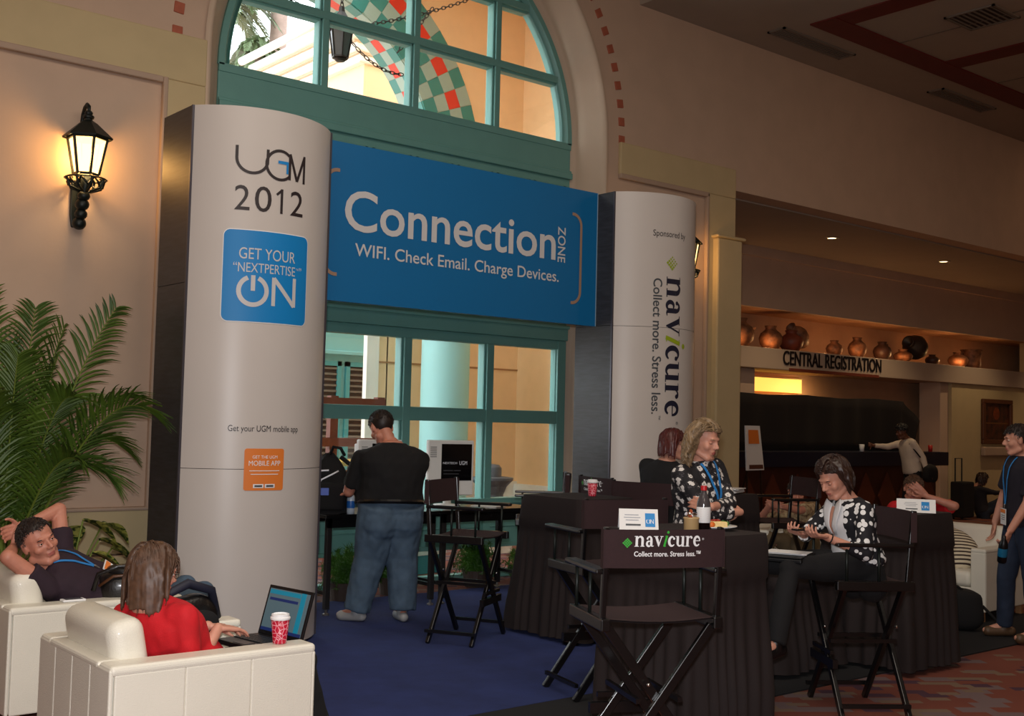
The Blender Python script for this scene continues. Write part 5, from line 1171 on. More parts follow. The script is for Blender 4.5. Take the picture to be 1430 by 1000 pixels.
def eyes(H, parent, closed=False, browm=None, glasses=False):
    for s in (-1, 1):
        c = V((s*.033, .0715, .004))
        if closed:
            b = B(); b.ell(c+V((0, .0, -.001)), (.0135, .0115, .0095), H, 12, 8); padd(b, 'eyelid', M['skin'], parent, smooth=True)
            b = B(); b.tube([H @ (c+V((dx, .0105-.25*abs(dx), -.006))) for dx in (-.011, -.005, 0, .005, .011)], .0013, 5); padd(b, 'eyelash', mat('lash_dark', (.12, .08, .07), .6), parent)
        else:
            b = B(); b.ell(c, (.0118, .0118, .0085), H, 14, 10); padd(b, 'eye', M['eyew'], parent, smooth=True)
            b = B(); b.ell(c+V((0, .0078, .0005)), (.0062, .0045, .0062), H, 12, 8); padd(b, 'iris', M['iris'], parent, smooth=True)
            b = B(); b.tube([H @ (c+V((dx, .0105-.3*abs(dx), .0075-.35*abs(dx)))) for dx in (-.013, -.006, 0, .006, .013)], .0036, 6); b.tube([H @ (c+V((dx, .0095-.3*abs(dx), -.0075+.3*abs(dx)))) for dx in (-.013, -.006, 0, .006, .013)], .0028, 6); padd(b, 'eyelid', M['skinred'], parent, smooth=True)
        if browm:
            b = B(); b.tube([H @ (V((s*(.033+dx), .0875-.35*max(0, dx)-.1*abs(dx), .0275-.25*abs(dx-.004)))) for dx in (-.017, -.008, 0, .01, .019)], [.0018, .0032, .0034, .0028, .001], 6); padd(b, 'eyebrow', browm, parent, smooth=True)
    if glasses:
        b = B()
        for s in (-1, 1):
            b.tube([H @ V((s*.034+.021*math.cos(a), .094, .002+.015*math.sin(a))) for a in [2*PI*i/12 for i in range(13)]], .0013, 5); b.tube([H @ V((s*.055, .093, .006)), H @ V((s*.080, .05, .008)), H @ V((s*.084, -.01, .008))], .0013, 5)
        b.tube([H @ V((-.014, .095, .004)), H @ V((.014, .095, .004))], .0013, 5)
        padd(b, 'glasses', M['darkmetal'], parent)
def hair_cap(b, H, th=.006, front=.058, side=-.005, nape=-.075, nv=26, nu=40, topz=1.0):
    vs = []; keep = []
    for j in range(nv+1):
        for i in range(nu):
            t = PI*.86*j/nv; a = 2*PI*i/nu
            r = (.080+th, .099+th, .092+th); p = V((math.sin(t)*math.cos(a)*r[0], -.014+math.sin(t)*math.sin(a)*r[1], .032+math.cos(t)*r[2]*topz))
            p *= 1+.012*noise.noise(p*60)
            y = p.y
            lim = front-.3*(p.x/.08)**2*.08 if y > .045 else (side+(front-side)*max(0, (y+.005)/.05)) if y > -.005 else (side+(nape-side)*min(1, (-y-.005)/.045))
            vs.append(H @ p); keep.append(p.z > lim)
    fs = []
    for j in range(nv):
        for i in range(nu):
            f = (j*nu+i, (j+1)*nu+i, (j+1)*nu+(i+1) % nu, j*nu+(i+1) % nu)
            if all(keep[k] for k in f): fs.append(f)
    b.add(vs, fs)
def hair(H, parent, m, style='short', length=.06, n=260, curl=0, seed=1, front=.058, side=-.005, vol=.0, part=0, fringe=False, rad=.005, backflow=.0, name='hair', nape=-.075, far=False):
    r = random.Random(seed); mass = B(); b = B(); hair_cap(b, H, .003+vol*.15, front, side, nape); g = H.to_3x3().inverted() @ V((0, 0, -1)); g = g.normalized(); nm = int(n*.45) if style != 'short' else 0
    for i in range(n+nm):
        if i == n: r = random.Random(seed+99)
        while True:
            a = r.random()*2*PI; t = math.acos(1-r.random()*1.25); p = V((math.sin(t)*math.cos(a), math.sin(t)*math.sin(a), math.cos(t)))
            q = V((p.x*.082, -.014+p.y*.101, .032+p.z*.094))
            lim = front if q.y > .04 else side+(front-side)*max(0, q.y/.04) if q.y > 0 else side+(nape-side)*min(1, -q.y/.05)
            if q.z > lim-.002 and (i < n or q.y < .025): break
        nrm = V((p.x/.084, p.y/.103, p.z/.095)).normalized(); pts = [q-nrm*.004]; ph = r.random()*6.28; steps = 6 if style == 'short' else 13; L_ = length*r.uniform(.75, 1.1); d = nrm*(.12 if style == 'short' else .2); q0y = q.y
        sx = math.copysign(1, q.x-part) if style != 'short' else 0
        if style != 'short' and q0y > .0 and not (fringe and q.y > .055 and abs(q.x) < .05): d = V((sx*.75, -.45, .15)).normalized()
        lay = r.uniform(0, .8); fr = fringe and q.y > .055 and abs(q.x) < .05
        for k in range(steps):
            if style == 'short': fl = V((0, .05+backflow, -.3)); d = (d*.6+fl*.35+V((r.gauss(0, .06), r.gauss(0, .06), r.gauss(0, .04)))).normalized()
            else:
                fl = (V((sx*.85, -.4, -.25)) if q0y > 0 and k < 4 and not fr else g*.9)+V((sx*.35*(1 if k < 4 else 0), -.30 if q.y > .0 and not fr and q.z < .07 else 0, 0)); d = (d*.55+fl*.5).normalized()
            q = q+d*min(L_, .045 if fr else 9)/steps
            if curl: q = q+V((math.cos(ph+k*1.25), math.sin(ph+k*1.25), 0))*curl*(k/steps+.2)*(1 if i < n else .8)
            lo = .008*lay+vol+.001+(.006*min(1, k/3) if i < n and nm else 0)
            if q.z >= .032: e = V((q.x/(.082+lo), (q.y+.014)/(.101+lo), (q.z-.032)/(.094+lo)))
            else:
                bk_ = .10 if q.z > -.05 else max(.055, .10-(-.05-q.z)*.9); e = V((q.x/(.080+lo if q.z > -.06 else .062+lo), (q.y+.014)/(bk_+lo), 0))
            if e.length < 1:
                f = 1/max(e.length, .2); q = V((q.x*f, (q.y+.014)*f-.014, q.z if q.z < .032 else .032+(q.z-.032)*f))
            if style != 'short' and not fr and q.y > .024 and q.z < front+.004:
                w_ = min(1, (front+.004-q.z)/.03); xx = math.copysign(max(abs(q.x), .073+lo), q.x if abs(q.x) > .004 else sx); q.y = q.y*(1-w_)+(.024-.01*lay)*w_; q.x = q.x*(1-w_)+xx*w_
            pts.append(q)
        if i < n:
            rs = [rad*(.7+.3*math.sin(PI*min(1, (k+1)/(len(pts)*.7)))) if k < len(pts)-1 else .0006 for k in range(len(pts))]; b.tube([H @ x for x in pts], rs, 4)
        else: mass.tube([H @ x for x in pts], [.0085*min(1, .45+.15*k)*(1-.35*k/len(pts)) for k in range(len(pts))], 6)
    o = padd(b, name, m, parent, smooth=True, fixn=False)
    if nm: remeshed(mass, 'hair_underlayer', m, .0055 if not far else .01, 2, parent)
    return o
SURF = {}
def person(label, base, P, N, Hc, face, hup=(0, 0, 1), fwd=(0, 1, 0), sex='m', s=1, hands=None, hips=None, skin='skin', sh_dz=0, voxel=.0055,
           shirt=None, sleeve=1.0, trous=None, belly=0, jaw=1, fat=0, bow=0, legs=None, shoes=None, shirt_t=(-.08, 1.025), wide=1.0, headsc=1, closed=False, brow=None, glasses=False, simple=False, wr=.006, collar=True, legr=1.0):
    """hands: [(wrist,elbow_hint,finger_dir,palm_normal,curl),...] right then left; legs: [(knee,ankle,toe_dir),...]"""
    o = thing('person', label, 'person', base); P, N, Hc = V(P), V(N), V(Hc); up = (N-P).normalized(); fwd = V(fwd); fwd = (fwd-up*fwd.dot(up)).normalized(); right = fwd.cross(up)
    prof = MALE if sex == 'm' else FEM; prof = [(t, w*(wide if t < .9 else 1+(wide-1)*.35), d) for t, w, d in prof]
    SURF[o.name] = (P, N, fwd, right, prof, s, belly, bow)
    H = frame(Hc, V(face), V(hup), headsc*(.97 if sex == 'f' else 1.0)); b = B(); head_geo(b, H, jaw*(.9 if sex == 'f' else 1), 1, fat)
    b.cap(N-up*.03, H @ V((0, -.022, -.05)), .056 if sex == 'm' else .047, .052 if sex == 'm' else .044, 14); b.cap(N-up*.05, N+up*.01, .062, .056, 14)
    ringloft(b, P, N, right, fwd, prof, 0, sc=s, belly=belly, bow=bow)
    shw = (.172 if sex == 'm' else .150)*s*wide; arms = []; sh = B(); wl = B(); tr = B()
    for i, (hd, sd) in enumerate(zip(hands or [], (1, -1))):
        if hd is None: continue
        wr_, eh, fd, pn, cu = hd[:5]; S = N-up*.055+right*shw*sd+V((0, 0, sh_dz)); E_, W_ = ik(S, V(wr_), .285*s, .25*s, V(eh))
        ra = (.049, .040, .041, .027) if sex == 'm' else (.043, .034, .035, .023); ra = [x*(1+.25*(wide-1))*s for x in ra]
        b.cap(S, E_, ra[0], ra[1], 12); b.cap(E_, W_, ra[2], ra[3], 12); b.cap(S-right*sd*.05, S, ra[0]*1.1, ra[0]*1.05, 12); b.cap(N-up*.03+right*sd*.045, S-up*.012, .045, ra[0]*.9, 12)
        fd = V(fd); pn = V(pn); th = fd.cross(pn)*(1 if i == 0 else -1)*-1
        hand_geo(b, W_+fd.normalized()*.01, fd, pn, V(hd[5]) if len(hd) > 5 else th, cu, .95 if sex == 'f' else 1.05)
        arms.append((S, E_, W_, ra, sd))
    hipw = .09*s; lg = []
    for (kn, an, td), sd in zip(legs or [], (1, -1)):
        hp = P+right*hipw*sd-up*.03; kn, an, td = V(kn), V(an), V(td).normalized()
        lr = min(legr, 1.05); b.cap(hp, kn, .082*s*lr, .055*s*lr, 14); b.cap(kn, an, .056*s*lr, .036*s, 14); b.cap(an, an+td*.15-V((0, 0, .045)), .034, .026, 10); b.cap(an, an-td*.04-V((0, 0, .03)), .033, .03, 10); lg.append((hp, kn, an, td))
    body = remeshed(b, 'body', [M[skin], M['lip']], voxel, 2, o, post=face_post(H) if not simple else None)
    if not simple: eyes(H, o, closed, brow, glasses)
    if shirt:
        ringloft(sh, P, N, right, fwd, prof, .013 if wide < 1.3 else .022, shirt_t[0], shirt_t[1], sc=s, belly=belly, bow=bow)
        for S, E_, W_, ra, sd in arms:
            sh.cap(N-up*.035+right*sd*.05, S-up*.012, .050, ra[0]+.004, 12); sh.cap(S-right*sd*.045, S, ra[0]*1.15+.010, ra[0]+.012, 12)
            if sleeve <= .5:
                e = S.lerp(E_, sleeve*2); sh.tube([S, S.lerp(e, .5), e], [ra[0]+.013, ra[0]+.014, ra[0]+.017], 16)
            else:
                sh.tube([S, E_], [ra[0]+.013, ra[1]+.014], 16); e = E_.lerp(W_, (sleeve-.5)*2); f = (sleeve-.5)*2; sh.cap(E_, E_, ra[1]+.014, ra[1]+.014, 12); sh.tube([E_, e], [ra[1]+.013, (ra[2]*(1-f)+ra[3]*f)+.011], 16)
        remeshed(sh, 'shirt', shirt, max(.008, voxel*1.5), 3, o, wr=wr, seed=len(label))
    if trous:
        ringloft(tr, P, N, right, fwd, prof, .010 if wide < 1.3 else .020, -.2, .09 if wide < 1.3 else .02, sc=s, belly=belly*.95, bow=bow)
        for hp, kn, an, td in lg:
            tr.tube([hp, hp.lerp(kn, .5), kn, kn.lerp(an, .5), an+V((0, 0, .0))], [.097*s*legr, .088*s*legr, .072*s*legr, .066*s*legr, .062*s*legr], 16); tr.cap(kn, kn, .072*s*legr, .072*s*legr, 12); tr.cap(hp-up*(.10 if legr > 1.3 else .0), hp-up*.12, .094*s*legr, .094*s*legr, 14)
        remeshed(tr, 'trousers', trous, max(.009, voxel*1.6), 3, o, wr=wr*1.3, seed=len(label)+4)
    if lg:
        for hp, kn, an, td in lg:
            k = B(); k.cap(an+td*.13-V((0, 0, .05)), an-td*.05-V((0, 0, .045)), .042, .040, 12); k.cap(an, an-V((0, 0, .03)), .044, .045, 12); zf = min(an.z-.06, an.z-.05)
            remeshed(k, 'shoe', shoes or M['blackplastic'], .008, 2, o)
    return o, H, arms, right, fwd
def lanyard(o, drop, badge=True, width=.011, bcol=None, bs=1):
    P, N, fwd, right, prof, sc, belly, bow = SURF[o.name]; up = (N-P); L_ = up.length; up.normalize(); m = mat('lanyard_blue', (.16, .50, .78), .5)
    def sf(x, dn):
        t = 1-dn/L_; k = max(i for i in range(len(prof)-1) if prof[i][0] <= t); f = (t-prof[k][0])/(prof[k+1][0]-prof[k][0])
        bl = belly*math.exp(-((t-.25)/.28)**2); w_ = (prof[k][1]*(1-f)+prof[k+1][1]*f)*sc+.013+bl*.5; d_ = (prof[k][2]*(1-f)+prof[k+1][2]*f)*sc+.013+bl
        return N-up*dn+right*x+fwd*(d_*max(.05, 1-(abs(x)/w_)**2.4)**.45+.007+bow*math.sin(PI*max(0, min(1, t))))
    for s in (-1, 1):
        b = B(); pts = [sf(s*(.062*(1-t)+.004), drop*t**1.1-.005) for t in [i/12 for i in range(13)]]; vs = []
        for i, p in enumerate(pts):
            d = (pts[min(12, i+1)]-pts[max(0, i-1)]).normalized(); sd = d.cross(fwd).normalized()*width*.6; vs += [p-sd, p+sd, p+sd+fwd*.003, p-sd+fwd*.003]
        b.add(vs, [(4*i+a, 4*i+(a+1) % 4, 4*i+4+(a+1) % 4, 4*i+4+a) for i in range(12) for a in range(4)]); padd(b, 'lanyard_strap', m, o)
    e = sf(0, drop)
    b = B(); b.cap(e+fwd*.004, e-up*.022*bs+fwd*.006, .006, .004, 8); padd(b, 'lanyard_clip', M['steel'], o)
    if badge:
        b = B(); c = sf(0, drop+.085*bs)+fwd*.012; x, z, y = right*.042*bs, up*.058*bs, fwd*.002
        b.add([c-x-z+y, c+x-z+y, c+x+z+y, c-x+z+y, c-x-z-y, c+x-z-y, c+x+z-y, c-x+z-y], [(0, 1, 2, 3), (7, 6, 5, 4), (0, 4, 5, 1), (1, 5, 6, 2), (2, 6, 7, 3), (3, 7, 4, 0)])
        padd(b, 'badge', M['paper'], o)
        b = B(); y = fwd*.0035; b.add([c-x*.9+z*.45+y, c+x*.9+z*.45+y, c+x*.9+z*.9+y, c-x*.9+z*.9+y], [(0, 1, 2, 3)]); padd(b, 'badge_band', M[bcol or 'orange'], o, fixn=False)
        b = B()
        for k in range(3): zz = z*(.1-.25*k); b.add([c-x*.7+zz+y, c+x*.6+zz+y, c+x*.6+zz+z*.08+y, c-x*.7+zz+z*.08+y], [(0, 1, 2, 3)])
        padd(b, 'badge_text', M['inkgrey'], o, fixn=False)
# cloth materials
redk = mat('red_knit', (.80, .07, .12), .8, 0, .1, 20, .15, 200)
maroon = mat('dark_maroon_knit', (.17, .10, .15), .85, 0, .15, 20, .15, 200)
blackt = mat('black_cotton', (.055, .05, .06), .9, 0, .15, 10, .1, 200)
whites = mat('white_cotton', (.86, .86, .87), .75, 0, .04, 10, .1, 120)
def floral(nt, tc, b):
    v = nt.nodes.new('ShaderNodeTexVoronoi'); v.inputs['Scale'].default_value = 22; v.inputs['Randomness'].default_value = .8; nt.links.new(tc.outputs['Object'], v.inputs['Vector'])
    n = nt.nodes.new('ShaderNodeTexNoise'); n.inputs['Scale'].default_value = 70; nt.links.new(tc.outputs['Object'], n.inputs['Vector'])
    ad = nt.nodes.new('ShaderNodeMath'); ad.operation = 'MULTIPLY_ADD'; nt.links.new(n.outputs[0], ad.inputs[0]); ad.inputs[1].default_value = .55; nt.links.new(v.outputs['Distance'], ad.inputs[2])
    r = nt.nodes.new('ShaderNodeValToRGB'); r.color_ramp.interpolation = 'CONSTANT'; e = r.color_ramp.elements; e[0].color = (*L3((.30, .28, .28)), 1)
    e[1].position = .40; e[1].color = (*L3((.84, .82, .80)), 1); q = e.new(.65); q.color = (*L3((.07, .06, .08)), 1); q = e.new(.78); q.color = (*L3((.30, .28, .30)), 1); q = e.new(.82); q.color = (*L3((.07, .06, .08)), 1)
    nt.links.new(ad.outputs[0], r.inputs[0]); nt.links.new(r.outputs[0], b.inputs['Base Color'])
node_mat('floral_print', floral, .8)
def dots(nt, tc, b):
    v = nt.nodes.new('ShaderNodeTexVoronoi'); v.inputs['Scale'].default_value = 24; nt.links.new(tc.outputs['Object'], v.inputs['Vector'])
    r = nt.nodes.new('ShaderNodeValToRGB'); r.color_ramp.interpolation = 'CONSTANT'; e = r.color_ramp.elements; e[0].color = (*L3((.88, .88, .88)), 1); e[1].position = .40; e[1].color = (*L3((.06, .055, .09)), 1)
    nt.links.new(v.outputs['Distance'], r.inputs[0]); nt.links.new(r.outputs[0], b.inputs['Base Color'])
node_mat('spotted_print', dots, .8)
hbrown = mat('brown_hair', (.36, .25, .18), .5, 0, .35, 40); hgrey = mat('dark_brown_hair', (.17, .12, .10), .5, 0, .3, 40); hblond = mat('ash_blond_hair', (.56, .46, .34), .42, 0, .4, 40); hred = mat('auburn_hair', (.34, .13, .11), .4, 0, .3, 40); hdark = mat('dark_hair', (.20, .12, .09), .4, 0, .3, 40); hblack = mat('black_hair', (.05, .04, .04), .5)

# ---- woman in red, laptop on her lap
o, H, A, R_, F_ = person('woman in a red top and glasses typing on a laptop in the nearest white armchair', (2.38, 4.93, 0), (2.23, 4.92, .47), (1.99, 4.86, .815), (2.02, 4.885, .955), (1, .10, -.22), (-.05, 0, 1), (.62, .30, .72), 'f', 1.0,
    hands=[((2.29, 4.80, .70), (2.02, 4.67, .62), (.93, .05, -.12), (0, 0, -1), .35, (0, 1, 0)), ((2.31, 4.95, .685), (2.0, 5.2, .5), (.93, -.12, -.12), (0, 0, -1), .35, (0, -1, 0))],
    legs=[((2.72, 4.80, .50), (2.84, 4.80, .09), (1, 0, 0)), ((2.72, 5.05, .50), (2.88, 5.06, .09), (1, 0, 0))], shirt=redk, sleeve=.60, trous=blackt, belly=.02, wide=1.22, voxel=.006, glasses=True, brow=hbrown, wr=.008)
hair(H, o, hbrown, 'long', .20, 900, .0012, 3, front=.05, side=-.03, vol=.006, part=.0, fringe=True, rad=.0024, nape=-.08)
# ---- man leaning back, hands behind his head
o, H, A, R_, F_ = person('man in a maroon polo leaning back in a white armchair with hands behind his head', (2.45, 6.5, 0), (2.46, 6.40, .52), (2.07, 6.47, .80), (2.005, 6.44, .94), (.26, -1.0, .04), (-.42, .1, .88), (.42, -.55, .70), 'm', 1.0,
    hands=[((1.91, 6.55, .90), (1.70, 6.05, .86), (.3, .5, .5), (.6, -.3, .2), .5), ((1.99, 6.66, 1.00), (2.44, 6.85, 1.18), (-.7, -.2, -.2), (.4, -.7, .1), .5)],
    legs=[((2.95, 6.40, .60), (2.98, 6.42, .09), (1, 0, 0)), ((2.95, 6.66, .60), (2.98, 6.68, .09), (1, 0, 0))], skin='skinred', shirt=maroon, sleeve=.26, trous=M['denim'], belly=.06, fat=.005, jaw=1.15, brow=hgrey, wr=.006, wide=1.03, sh_dz=.0, headsc=1.04)
hair(H, o, hgrey, 'short', .016, 900, 0, 5, front=.080, side=.0, rad=.0020)
lanyard(o, .19, bs=1.15)
# ---- standing man in black shirt and jeans, from behind
o, H, A, R_, F_ = person('man in black t-shirt and blue jeans standing with his back to us', (5.18, 7.82, .012), (5.20, 7.82, .97), (5.22, 7.86, 1.44), (5.19, 7.98, 1.575), (.05, .75, -.62), (0, .6, .8), (.22, .97, 0), 'm', 1.06,
    hands=[((5.50, 8.24, 1.00), (5.72, 7.80, 1.02), (-.2, .9, -.1), (0, 0, -1), .4), ((5.06, 8.26, 1.02), (4.74, 7.75, 1.04), (.2, .9, -.1), (0, 0, -1), .4)],
    legs=[((5.33, 7.83, .52), (5.31, 7.78, .10), (.3, .95, 0)), ((5.08, 7.92, .52), (5.00, 7.98, .10), (-.5, .8, 0))], skin='skinred', shirt=blackt, sleeve=.42, trous=M['denim'], belly=.18, wide=1.46, legr=1.72, voxel=.0075, headsc=1.13, fat=.008, wr=.011, sh_dz=-.06, shirt_t=(-.02, 1.025), shoes=mat('grey_trainer', (.62, .62, .62), .5), bow=-.05)
hair(H, o, hgrey, 'short', .014, 800, 0, 6, front=.066, side=.0, rad=.0022)
b = B(); b.tube([V((5.20, 7.82, .975))+R_*.268*math.cos(a)+F_*(.222*math.sin(a)+.02) for a in [2*PI*i/32 for i in range(33)]], .019, 6, cap=False); padd(b, 'belt', M['blackplastic'], o)
# ---- curly-haired woman in floral cardigan, arms crossed
o, H, A, R_, F_ = person('curly-haired woman in a black and white floral cardigan, arms crossed', (5.50, 4.78, 0), (5.52, 4.82, .93), (5.46, 4.78, 1.43), (5.445, 4.72, 1.565), (.12, -.98, -.24), (.0, 0, 1), (.08, -1, 0), 'f', 1.04,
    hands=[((5.60, 4.56, 1.13), (5.16, 4.62, 1.12), (.35, .9, .15), (-.5, .5, .0), .5), ((5.32, 4.55, 1.17), (5.80, 4.62, 1.08), (-.5, .8, .2), (.5, .4, 0), .5)],
    legs=[((5.41, 4.84, .50), (5.41, 4.86, .10), (0, -1, 0)), ((5.60, 4.84, .50), (5.60, 4.86, .10), (0, -1, 0))], shirt=MAT['floral_print'], sleeve=.86, trous=blackt, belly=.06, wide=1.16, voxel=.006, closed=True, brow=hblond, wr=.005)
hair(H, o, hblond, 'long', .205, 1100, .015, 8, front=.074, side=-.03, vol=.006, part=.02, rad=.0030)
lanyard(o, .26, badge=False, width=.014)
# ---- redhead in black, from behind
o, H, A, R_, F_ = person('auburn-haired woman in a black jacket seated with her back to us', (6.85, 6.35, .012), (6.86, 6.38, .87), (6.85, 6.33, 1.36), (6.90, 6.30, 1.50), (.80, -.62, -.12), (0, 0, 1), (.85, .2, 0), 'f', 1.03,
    hands=[((7.15, 6.05, 1.02), (6.75, 6.0, 1.05), (.9, 0, 0), (0, 0, -1), .4), ((7.15, 6.50, 1.02), (6.8, 6.75, 1.05), (.9, 0, 0), (0, 0, -1), .4)],
    legs=[((7.25, 6.25, .86), (7.25, 6.25, .42), (1, 0, 0)), ((7.25, 6.5, .86), (7.25, 6.5, .42), (1, 0, 0))], shirt=blackt, sleeve=1.0, trous=blackt, wide=1.2, voxel=.007, glasses=True, wr=.006)
hair(H, o, hred, 'long', .13, 700, .001, 9, front=.05, side=-.02, vol=.006, part=.0, fringe=True, rad=.0026, nape=-.06)
chH = dup(chG, (6.82, 6.40, .012), math.radians(-75), 'tall black folding chair under the auburn-haired woman, nearly hidden')
# ---- woman with phone
o, H, A, R_, F_ = person('brown-haired woman in white shirt and spotted cardigan looking at her phone', (6.0, 3.98, 0), (5.99, 3.98, .875), (5.93, 4.02, 1.235), (5.845, 4.055, 1.365), (-.80, .16, -.50), (-.28, .06, 1), (-.80, .30, 0), 'f', .97,
    hands=[((5.56, 4.07, 1.045), (5.95, 4.35, .95), (-.8, -.1, .1), (.1, -.15, 1), .75), ((5.60, 3.93, 1.035), (5.93, 3.70, .90), (-.85, .15, .1), (.1, .15, 1), .75)],
    legs=[((5.55, 4.35, .84), (5.42, 4.36, .43), (-.95, 0, -.1)), ((5.52, 4.12, .84), (5.36, 4.10, .43), (-.95, 0, -.1))], shirt=MAT['spotted_print'], sleeve=.72, trous=blackt, closed=True, brow=hdark, wr=.004, wide=1.02)
hair(H, o, hdark, 'long', .125, 900, .0015, 12, front=.072, side=-.0, vol=.005, part=-.02, rad=.0024, nape=-.05)
PW, HW, RW, FW = V((5.99, 3.98, .875)), V((5.93, 4.02, 1.235)), R_, F_
sb = B(); up_ = (HW-PW).normalized()
def shirtpt(u, t, off): # chest surface between the cardigan fronts
    i = 0; tt = t; pr = FEM
    for k in range(len(pr)-1):
        if pr[k][0] <= tt <= pr[k+1][0]: i = k
    f = (tt-pr[i][0])/(pr[i+1][0]-pr[i][0]); w_ = pr[i][1]*(1-f)+pr[i+1][1]*f; d_ = pr[i][2]*(1-f)+pr[i+1][2]*f
    a = PI/2-u; return PW+(HW-PW)*tt+RW*math.cos(a)*(w_*.97+off)+FW*math.sin(a)*(d_*.97+off)
sb.grid(15, 14, lambda u, v: shirtpt((u-.5)*1.35*(1-.25*v), .02+.93*v, .021)); padd(sb, 'white_shirt', whites, o, smooth=True, fixn=False)
sb = B()
for s_ in (-1, 1): sb.grid(6, 8, lambda u, v: shirtpt(s_*(.10+.45*u)*(.35+.65*v), .50+.48*v, .027+.012*v*u)+up_*.03*v*u)
co_ = padd(sb, 'collar', whites, o, smooth=True, fixn=False); co_.modifiers.new('s', 'SOLIDIFY').thickness = .003
sb = B(); sb.grid(5, 8, lambda u, v: shirtpt((u-.5)*.75*v, .46+.48*v, .0235)); padd(sb, 'open_neckline', M['skin'], o, smooth=True, fixn=False)
b = B(); w0, w1 = A[1][2], A[1][1]; c = w0.lerp(w1, .10); d = (w1-w0).normalized(); x, y = perp(d); b.tube([c+(x*math.cos(t)+y*math.sin(t))*.029 for t in [2*PI*i/16 for i in range(17)]], .004, 6); padd(b, 'bracelet', M['blackplastic'], o)
ph2 = thing('mobile_phone', 'dark mobile phone held in both hands by the woman in the spotted cardigan', 'phone', (5.485, 4.015, 1.075), math.radians(-20))
B().box((-.055, -.03, -.006), (.055, .03, .006)).obj('body', M['blackplastic'], ph2, bevel=.004); B().box((-.045, -.025, .006), (.045, .025, .0068)).obj('screen', mat('phone_dark_glass', (.08, .09, .12), .1), ph2)
# ---- man in red with a hand over his face on the loveseat
o, H, A, R_, F_ = person('smiling man in a red shirt covering his eyes with one hand', (9.9, 5.95, 0), (9.92, 5.98, .53), (9.78, 5.90, .99), (9.70, 5.86, 1.12), (-.85, -.45, -.12), (.1, 0, 1), (-.86, -.5, .1), 'm', 1.0,
    hands=[((9.75, 6.3, .62), (9.9, 6.4, .6), (-.8, 0, 0), (0, 0, -1), .4), ((9.66, 5.70, 1.06), (10.0, 5.38, .86), (-.35, .40, .45), (.75, .5, .1), .12)],
    legs=[((9.45, 6.1, .55), (9.35, 6.1, .10), (-1, 0, 0)), ((9.45, 5.8, .55), (9.35, 5.78, .10), (-1, 0, 0))], skin='skinred', shirt=redk, sleeve=.4, trous=M['denim'], voxel=.0075, brow=hbrown, jaw=1.1)
hair(H, o, hbrown, 'short', .018, 500, 0, 15, front=.060, side=.0, rad=.003)
# ---- half-hidden person behind the side-on chair
armchair('armchair', 'white leather armchair in the background behind the half-hidden person', (9.75, 7.15, 0), 125)
o, H, A, R_, F_ = person('half-hidden person in a pale patterned shirt behind the background folding chair', (9.65, 7.1, 0), (9.66, 7.08, .53), (9.55, 7.05, .90), (9.50, 7.02, 1.02), (-.7, -.6, -.3), (0, 0, 1), (-.78, -.62, .1), 'm', .98,
    hands=[((9.12, 7.05, .90), (9.3, 7.4, .62), (-.3, -.9, .1), (.5, .2, 0), .5), ((9.10, 6.98, .90), (9.45, 6.65, .6), (-.3, .9, .1), (.5, .2, 0), .5)],
    legs=[((9.25, 7.15, .56), (9.1, 7.2, .10), (-1, -.5, 0)), ((9.3, 6.85, .56), (9.2, 6.8, .10), (-1, -.5, 0))], skin='skinred', shirt=mat('pale_patterned_shirt', (.75, .66, .50), .8, 0, 0, 30, col2=(.45, .32, .22)), sleeve=.4, trous=mat('khaki', (.45, .38, .28), .8), voxel=.008, simple=False)
hair(H, o, hgrey, 'short', .025, 200, 0, 16, rad=.006)
# ---- person at the registration counter
wsh = mat('pale_shirt', (.80, .74, .68), .8, 0, .05, 10)
o, H, A, R_, F_ = person('person in a white shirt with a black bag reaching over the registration counter', (17.05, 10.3, 0), (17.05, 10.32, 1.0), (16.98, 10.38, 1.52), (16.85, 10.40, 1.65), (-.9, .4, -.3), (-.2, 0, 1), (-.85, .5, 0), 'm', 1.0,
    hands=[((16.45, 10.90, 1.39), (16.6, 10.65, 1.2), (-.95, .1, .1), (0, -1, 0), .9), ((17.0, 10.02, .98), (17.4, 9.95, 1.2), (0, 0, -1), (1, 0, 0), .6)],
    legs=[((17.0, 10.4, .52), (17.05, 10.42, .10), (-1, .4, 0)), ((17.05, 10.22, .52), (17.1, 10.2, .10), (-1, .4, 0))], skin='skindark', shirt=wsh, sleeve=.93, trous=blackt, voxel=.012, simple=True)
hair(H, o, hblack, 'short', .035, 200, 0, 18, rad=.009)
b = B(); b.tube([(17.02, 10.45, 1.56), (16.86, 10.25, 1.45), (16.95, 10.12, 1.25), (17.08, 10.10, 1.12)], .02, 6); padd(b, 'bag_strap', M['black'], o)
sbg = thing('shoulder_bag', 'black shoulder bag hanging at the side of the person at the counter', 'bag', (17.08, 10.02, .98)); blob('body', (0, 0, 0), (.16, .08, .15), M['black'], sbg, 5)
cc = B().lathe([(0, 0), (.035, 0), (.042, .12), (0, .12)], n=14).obj('paper_cup', M['paper'], smooth=True); cc.location = (16.53, 10.93, 1.302); tag(cc, 'pale paper cup held over the registration counter', 'cup')
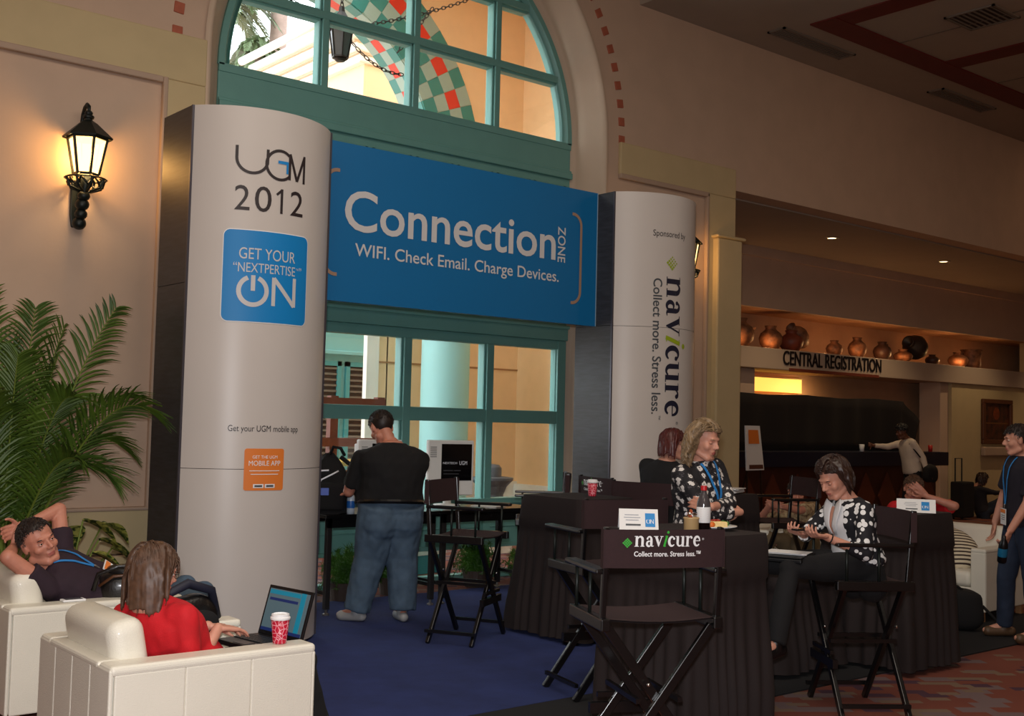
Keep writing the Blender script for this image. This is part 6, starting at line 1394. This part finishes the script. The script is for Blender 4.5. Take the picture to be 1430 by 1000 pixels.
# ---- person sitting on the far floor
o, H, A, R_, F_ = person('person in dark clothes sitting on the far floor beside the suitcase', (21.35, 11.4, 0), (21.35, 11.42, .14), (21.30, 11.50, .62), (21.37, 11.42, .76), (.8, -.5, -.3), (0, 0, 1), (.75, -.65, 0), 'f', 1.0,
    hands=[((21.75, 11.0, .48), (21.45, 11.0, .4), (.8, 0, .1), (0, 0, -1), .5), ((21.85, 11.2, .50), (21.65, 11.5, .4), (.8, -.2, .1), (0, 0, -1), .5)],
    legs=[((21.80, 11.0, .42), (22.20, 10.9, .10), (1, -.2, 0)), ((21.87, 11.2, .40), (22.30, 11.15, .10), (1, -.2, 0))], shirt=mat('charcoal_jacket', (.12, .11, .14), .9), trous=mat('dark_jeans', (.13, .16, .22), .9), voxel=.014, simple=True)
hair(H, o, hdark, 'long', .2, 160, .004, 19, side=-.03, vol=.01, rad=.006, far=True)
cc = B().lathe([(0, 0), (.03, 0), (.04, .11), (0, .11)], n=12).obj('drink_cup', M['tilered'], smooth=True); cc.location = (21.87, 11.12, .52); tag(cc, 'small reddish cup held by the person sitting on the floor', 'cup')
# ---- man standing at the right edge with a bottle
o, H, A, R_, F_ = person('bearded man in dark polo and jeans standing at the right edge holding a bottle', (8.97, 4.47, 0), (8.99, 4.47, .96), (8.96, 4.45, 1.47), (8.90, 4.47, 1.605), (-.62, .74, -.12), (0, 0, 1), (-.75, .60, 0), 'm', 1.02,
    hands=[((9.12, 4.79, .85), (9.32, 4.77, 1.1), (-.1, .1, -1), (-.5, .5, 0), .5), ((8.67, 4.43, .84), (8.92, 4.12, 1.08), (-.35, .15, -.7), (-.1, .9, 0), 1.0)],
    legs=[((9.02, 4.62, .50), (9.09, 4.67, .10), (-.7, .7, 0)), ((8.95, 4.37, .50), (8.97, 4.35, .10), (-.7, .6, 0))], shirt=mat('navy_polo', (.11, .09, .14), .85, 0, .1, 20), sleeve=.42, trous=mat('dark_denim', (.14, .19, .28), .85, 0, .2, 12), voxel=.0075, brow=hdark, jaw=1.05, shoes=mat('tan_shoe', (.35, .26, .18), .5))
hair(H, o, hgrey, 'short', .014, 700, 0, 21, front=.060, side=.0, rad=.0024)
lanyard(o, .38, bs=1.1)
bw_ = thing('drink_bottle', 'dark bottle with blue label held by the man at the right edge', 'bottle', (8.625, 4.455, .66)); bw_.rotation_euler = (math.radians(12), math.radians(-12), 0)
B().lathe([(0, 0), (.031, 0), (.035, .01), (.035, .13), (.028, .165), (.014, .19), (.014, .215), (0, .215)], n=20).obj('body', M['blackplastic'], bw_, smooth=True)
B().lathe([(.0358, .05), (.0362, .052), (.0362, .115), (.0358, .118)], n=20).obj('label_band', mat('teal_label', (.10, .42, .58), .4), bw_, smooth=True)
